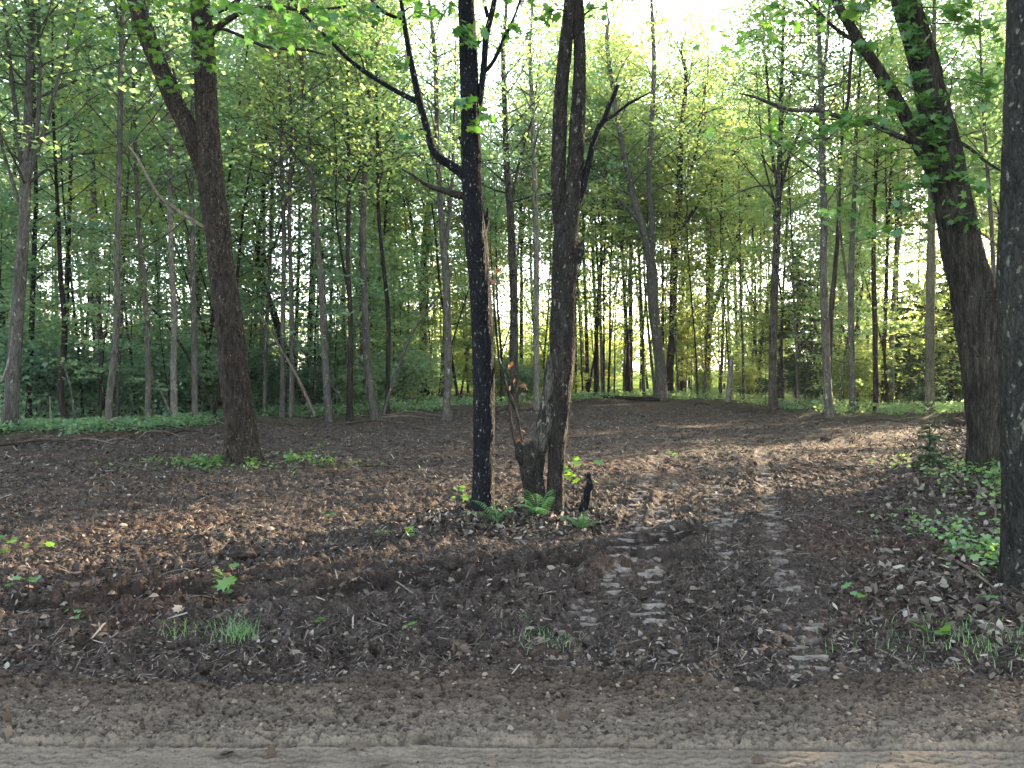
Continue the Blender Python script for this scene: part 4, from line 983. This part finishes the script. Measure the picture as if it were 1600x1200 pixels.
for k in range(40):
    px = rng.uniform(20, 1450); t = (px - 800) / FPX; y = float(edge_y(t * 20, 20.)) + rng.uniform(-2.5, .6)
    x = t * y; a = rng.normal(0, .5); l = rng.uniform(.5, 2.0)
    d = np.array([math.cos(a), math.sin(a)]) * l / 2
    stick([np.array([x, y]) - d, [x + rng.normal(0, .1), y + rng.normal(0, .1)], np.array([x, y]) + d], rng.uniform(.01, .028), 'weathered stick lying where the cleared soil meets the wood', B_dead if k % 2 else B_middark, 'sticks along the far edge of the clearing', .1)
for k in range(26):
    y = rng.uniform(4.6, 15); x = rng.uniform(-.62, .5) * y
    a = rng.normal(0, .6); l = rng.uniform(.12, .45) * (1 + y / 15)
    d = np.array([math.cos(a), math.sin(a)]) * l / 2
    stick([np.array([x, y]) - d, [x + rng.normal(0, .02), y + rng.normal(0, .02)], np.array([x, y]) + d], rng.uniform(.003, .009), 'thin stick lying on the churned soil of the clearing', B_dead if k % 3 else B_middark, 'sticks strewn over the clearing')

# ---------------------------------------------------------------- low green plants
def fern(label, px, py, n, L_, rng):
    b = G(px, py); b[2] += .03
    t = thing('fern', label, 'fern', b)
    for k in range(n):
        a = k / n * 2 * PI + rng.normal(0, .3); l = L_ * rng.uniform(.7, 1.15); e = rng.uniform(.7, 1.3)
        d = np.array([math.cos(a), math.sin(a), 0]); m = 16
        s = np.linspace(0, 1, m)
        R_ = d[None, :] * (l * s * math.cos(e) * (1 + .5 * s))[:, None] + np.array([0, 0, 1]) * (l * (math.sin(e) * s * 1.15 - .42 * s ** 2.6))[:, None]
        mb = MB(); tube(mb, R_[::3], np.full(len(R_[::3]), .0022), 4, .1, cap=False)
        side = np.array([-d[1], d[0], 0])
        for i in range(2, m):
            w = l * .30 * math.sin(PI * min(1, (s[i] * .88 + .10))) + .008
            for sg in (-1, 1):
                dr = side * sg + d * .45; dr /= np.linalg.norm(dr); tip = R_[i] + dr * w + [0, 0, -w * .15]
                u = np.cross(dr, [0, 0, 1]); hw = l * .028
                nt_ = 5; vs = []
                for q in range(nt_ + 1):
                    f = q / nt_; c = R_[i] + (tip - R_[i]) * f; ww = hw * (1 - f) * (1.15 if q % 2 == 0 else .7) + .0006
                    vs += [c - u * ww, c + u * ww]
                mb.add(vs, [[2 * q, 2 * q + 1, 2 * q + 3, 2 * q + 2] for q in range(nt_)])
        link('frond', mb.mesh('frond'), L_fern, t)
fern('upright green fern right of the black-barked trunk\'s foot', 778, 822, 7, .34, rng)
fern('widest green fern in front of the twin-stem tree\'s foot', 842, 812, 10, .36, rng)
fern('low green fern right of the twin-stem tree\'s foot', 908, 832, 9, .24, rng)
def seedling(px, py, h, n, size, label, mat=L_plant, spread=.06, group=None, name='seedling', tm=(MAPLE, MF)):
    y = Gy(py); b = P(px, py, y); b[2] = float(fields_h(b[0], b[1])[0][0])
    t = thing(name, label, 'seedling', b, group)
    mb = MB(); lb = MB(); k = rng.normal(0, h * .1, 2)
    tube(mb, [[0, 0, -.01], [k[0] * .5, k[1] * .5, h * .5], [k[0], k[1], h]], [.004 + h * .003, .003 + h * .002, .0015], 5, .1)
    C = np.array([k[0], k[1], h]) * rng.uniform(.55, 1.05, n)[:, None] + rng.normal(0, 1, (n, 3)) * [spread, spread, spread * .4]
    for c in C: tube(mb, [[k[0] * c[2] / h * .8, k[1] * c[2] / h * .8, max(0, c[2] - .02)], c], [.0015, .001], 3, .5, cap=False)
    leaves(lb, C, size, rng, tm[0], tm[1], tilt=.4)
    link('stem', mb.mesh('stem', True), B_middark, t); link('leaves', lb.mesh('leaves'), mat, t)
for a in [(897, 800, .60, 16, .11, 'young maple sapling with broad bright leaves right of the twin-stem tree', L_near, .10),
          (75, 870, .10, 3, .08, 'bright green seedling on the soil at left, above the white stone', L_near, .03),
          (120, 968, .05, 4, .05, 'small green seedling near the left frame edge', L_plant, .04),
          (503, 974, .05, 2, .06, 'round two-leaf green seedling right of the grass clump', L_near, .02),
          (513, 806, .10, 4, .05, 'small yellow green seedling midway between the forked maple and black tree', L_near, .03),
          (602, 852, .09, 6, .05, 'yellow green seedling, left one of two left of the black-barked trunk', L_near, .05),
          (640, 850, .12, 9, .06, 'yellow green seedling, right one of two left of the black-barked trunk', L_near, .06),
          (722, 790, .22, 12, .07, 'light green leafy shoot touching the left side of the black-barked trunk', L_near, .09),
          (628, 986, .05, 4, .06, 'low dark green seedling left of the grass blades', L_plant, .04),
          (1455, 1002, .07, 3, .10, 'broad-leaved light green seedling in the soil at lower right', L_near, .04),
          (1360, 938, .07, 6, .06, 'small green seedling in the right part of the soil', L_plant, .07),
          (505, 722, .30, 10, .06, 'light green seedling right of the forked maple\'s foot', L_near, .10),
          (10, 885, .22, 10, .07, 'sunlit yellow green plant at the left frame edge', L_near, .10),
          (45, 940, .10, 7, .05, 'small green plant left of the white stone', L_plant, .06),
          (1060, 722, .16, 5, .08, 'small green shoot beyond the sapling', L_plant, .06),
          (350, 955, .16, 9, .08, 'broad-leaved plant rising above the grass clump', L_near, .09)]:
    seedling(*a)
for k in range(34):
    y = rng.uniform(4.8, 13); x = right_edge(y) + .45 + rng.random() * (.25 + y * .06)
    s = rng.uniform(.7, 1.3)
    p = 800 + x / y * FPX
    b = np.array([x, y, 0]); py = 575 + 1.6 * FPX / y
    seedling(p, py, .22 * s, int(rng.integers(7, 16)), .070 * s, 'broad-leaved green plant in the litter along the right edge', L_plant, .13 * s, 'green plants along the right edge', 'leafy_plant')
def grass(px, py, n, h, w, label, name='grass_tuft'):
    y = Gy(py); b = P(px, py, y); b[2] = float(fields_h(b[0], b[1])[0][0])
    mb = MB()
    for k in range(n):
        o = rng.normal(0, w, 2); a = rng.uniform(0, 6.28); l = h * rng.uniform(.5, 1.2); d = np.array([math.cos(a), math.sin(a)]) * l * rng.uniform(.3, 1.3)
        u = np.array([-math.sin(a), math.cos(a), 0]) * .0022
        vs = []
        for f in (0, .4, .75, 1):
            c = np.array([o[0] + d[0] * f * f, o[1] + d[1] * f * f, l * (f - .25 * f * f)]); vs += [c - u * (1 - f * .9), c + u * (1 - f * .9)]
        mb.add(vs, [[0, 1, 3, 2], [2, 3, 5, 4], [4, 5, 7, 6]])
    o = link(name, mb.mesh(name), L_plant, None, b); tag(o, label, 'grass tuft' if w < .08 else 'grass', kind=None if w < .08 else 'stuff')
grass(372, 1000, 110, .14, .055, 'green grass clump in the soil at lower left')
grass(300, 990, 50, .10, .14, 'thin sparse grass left of the main grass clump')
grass(823, 970, 40, .11, .03, 'small upright tuft of grass in the lower middle')
grass(855, 1010, 70, .06, .10, 'low flattened grass below the upright tuft')
grass(1380, 1010, 60, .08, .2, 'sparse grass left of the lower right seedling')
grass(1530, 1010, 140, .09, .22, 'grass patch at the lower right below the green plants')
# low cover: uncountable
def cover(name, label, n, fn, size, hmax, mat, tilt=.5, tm=(KITE, KF)):
    x, y = fn(n); h = np.maximum(fields_h(x, y)[0], -.1)
    C = np.stack([x, y, h + rng.random(len(x)) ** 1.5 * hmax + .01], -1)
    mb = MB(); leaves(mb, C, size, rng, tm[0], tm[1], tilt=tilt)
    tag(link(name, mb.mesh(name), mat), label, 'ground cover', kind='stuff')
def blob(cx, cy, rx, ry):
    def f(n):
        x = rng.normal(cx, rx, n); y = rng.normal(cy, ry, n)
        k = fbm(x * 2.5, y * 2.5, 400, 2) > .46
        return x[k], y[k]
    return f
cover('ground_cover', 'light green low plants spread round the foot of the forked maple', 1500, blob(bL[0] + .15, 12.75, .85, .30), .06, .12, L_near, .5)
cover('ground_cover', 'green seedlings carpeting the litter under the lichened trunk', 1300, blob(4.15, 6.4, .28, .8), .05, .14, L_plant, .5)
cover('ground_cover', 'green low plants in the litter below the leaning tree', 1600, blob(6.9, 10.6, .6, 1.3), .06, .14, L_plant, .5)
def edgeband(px0, px1, a, b):
    def f(n):
        px = rng.uniform(px0, px1, n); t = (px - 800) / FPX; y = edge_y(t * 20, 20.0 + t * 0) + a + rng.random(n) ** 1.3 * (b - a); x = t * y
        k = fbm(x * .9, y * .9, 410, 3) + rng.normal(0, .05, len(x)) > .50
        return x[k], y[k]
    return f
cover('ground_cover', 'bright green grass and weeds in front of the left treeline', 26000, edgeband(-150, 420, -.6, 5), .075, .22, L_mid, .6)
cover('ground_cover', 'green weeds on the forest floor behind the middle of the clearing', 30000, edgeband(420, 1100, .2, 14), .10, .30, L_mid, .6)
cover('ground_cover', 'green weeds on the forest floor behind the right of the clearing', 26000, edgeband(1100, 1650, .2, 16), .10, .35, L_mid, .6)
cover('undergrowth', 'dense low leafy undergrowth on the shaded floor of the left wood', 26000, edgeband(-200, 520, 3, 16), .11, .9, L_deep, .6)
# slabs of soil pressed and cut by the crawler's tracks
mb = MB()
for line, hw, st in TRACKS[:4]:
    L_ = np.concatenate([[0], np.cumsum(np.hypot(*np.diff(line, axis=0).T))])
    for a in np.arange(.05, L_[-1], .15):
        if n2(a * 1.1 + hw * 50, 2., 7) < .40 or rng.random() < .15: continue
        c = np.array([np.interp(a, L_, line[:, 0]), np.interp(a, L_, line[:, 1])]) + rng.normal(0, .012, 2)
        for part_ in range(rng.integers(1, 4)):
            w = hw * rng.uniform(.2, .6); dx = rng.normal(0, hw * .35); t = rng.uniform(.008, .017); ang = rng.normal(0, .09)
            m = 12; ths = np.linspace(0, 2 * PI, m, endpoint=False)
            ex = np.sign(np.cos(ths)) * np.abs(np.cos(ths)) ** .6 * w * (1 + rng.normal(0, .18, m)); ey = np.sign(np.sin(ths)) * np.abs(np.sin(ths)) ** .7 * t * (1 + rng.normal(0, .35, m))
            x = c[0] + dx + ex * math.cos(ang) - ey * math.sin(ang); y = c[1] + ex * math.sin(ang) + ey * math.cos(ang)
            z0 = float(fields_h(c[0] + dx, c[1])[0][0]); top = z0 + .009 + ey * .1 + rng.normal(0, .003, m)
            V = np.vstack([np.stack([x, y, top], -1), np.stack([x * 1.0, y - .004, top * 0 + z0 - .02], -1)])
            i = np.arange(m); mb.add(V, np.stack([i, (i + 1) % m, m + (i + 1) % m, m + i], -1)[:, ::-1]); mb.add(V[:m], [list(range(m))])
nv = mb.n
tag(link('track_prints', mb.mesh('track_prints', False, dict(inc=np.ones(nv), soil=np.ones(nv), pale=np.full(nv, .95))), ground.data.materials[0]),
    'pale pressed bars of soil left in rows by a crawler track', 'track prints', kind='stuff')
# a wood far off beyond the field, read as one mass
mb = MB(); n = 60000
x = rng.uniform(-150, 190, n); y = rng.uniform(105, 128, n); top = 5 + 9 * fbm(x * .09, y * .05, 500, 3) ** 1.5 * 1.6
z = rng.random(n) ** .8 * top
k = fbm(x * .35 + z * .3, z * .5 + y * .2, 510, 3) > .40
leaves(mb, np.stack([x, y, z], -1)[k], .42, rng, KITE, KF, tilt=.8)
tag(link('far_wood', mb.mesh('far_wood'), L_warm), 'far-off sunlit wood beyond the field behind the trees', 'far wood', kind='stuff')
# clods and stones
def clod(px, py, s, label, name='dirt_clod', mat=None, cat='dirt clod', flat=.7):
    y = Gy(py); b = P(px, py, y); b[2] = float(fields_h(b[0], b[1])[0][0]) + s * .15
    th, ph = np.meshgrid(np.linspace(0, 2 * PI, 40, endpoint=False), np.linspace(-1.4, 1.5, 22))
    d = np.stack([np.cos(th) * np.cos(ph), np.sin(th) * np.cos(ph), np.sin(ph)], -1)
    seed = int(px)
    r = s * (.7 + .6 * fbm(d[..., 0] * 1.8 + d[..., 2] * 1.3 + seed, d[..., 1] * 1.8 + d[..., 2], seed, 3)) + s * .55 * (fbm(d[..., 0] * 5 + seed, d[..., 1] * 5 + d[..., 2] * 5, seed, 4) - .5)
    V = (d * r[..., None] * [1.2, 1, flat]).reshape(-1, 3)
    i = np.arange(21)[:, None] * 40; j = np.arange(40)[None, :]; jn = (j + 1) % 40
    mb = MB(); mb.add(V, np.stack([i + j, i + jn, i + 40 + jn, i + 40 + j], -1).reshape(-1, 4)); mb.add(V[-40:], [list(range(40))])
    nv = mb.n; at = dict(inc=np.ones(nv), soil=np.ones(nv), pale=np.full(nv, -.6))
    tag(link(name, mb.mesh(name, False, at), mat or M_clod, None, b), label, cat)
M_clod = ground.data.materials[0]
M_stone = chipmat('white_stone', [(0, (.45, .45, .43)), (1, (.5, .5, .48))])
clod(703, 902, .055, 'round dark dirt clod in the long rut left of centre')
clod(688, 842, .075, 'dark block of soil in front of the black-barked trunk\'s foot')
clod(380, 875, .10, 'dark lump of soil left of the middle of the clearing')
clod(455, 915, .07, 'dark lump of soil beside the long rut at left')
clod(930, 885, .08, 'dark clod at the right end of the long rut')
clod(1290, 687, .10, 'dark dirt clod lying far off in the clearing at right')
clod(1500, 665, .30, 'reddish heap of soil left of the leaning tree', name='dirt_heap', cat='dirt heap', flat=.5)
clod(120, 918, .035, 'small white stone on the soil at left', 'stone', M_stone, 'stone')


# ---------------------------------------------------------------- haze
hm, nt, out = new_mat('haze')
pv = N(nt, 'ShaderNodeVolumePrincipled'); pv.inputs['Color'].default_value = (.9, .95, 1, 1); pv.inputs['Density'].default_value = .00025
pv.inputs['Anisotropy'].default_value = .3
nt.links.new(pv.outputs[0], out.inputs['Volume'])
mb = MB(); a = np.array([[x, y, z] for z in (-1.5, 24) for x, y in ((-620, -120), (620, -120), (620, 620), (-620, 620))])
mb.add(a, [[0, 3, 2, 1], [4, 5, 6, 7], [0, 1, 5, 4], [1, 2, 6, 5], [2, 3, 7, 6], [3, 0, 4, 7]])
tag(link('haze', mb.mesh('haze'), hm), 'thin pale morning haze filling the wood', 'haze', kind='stuff')
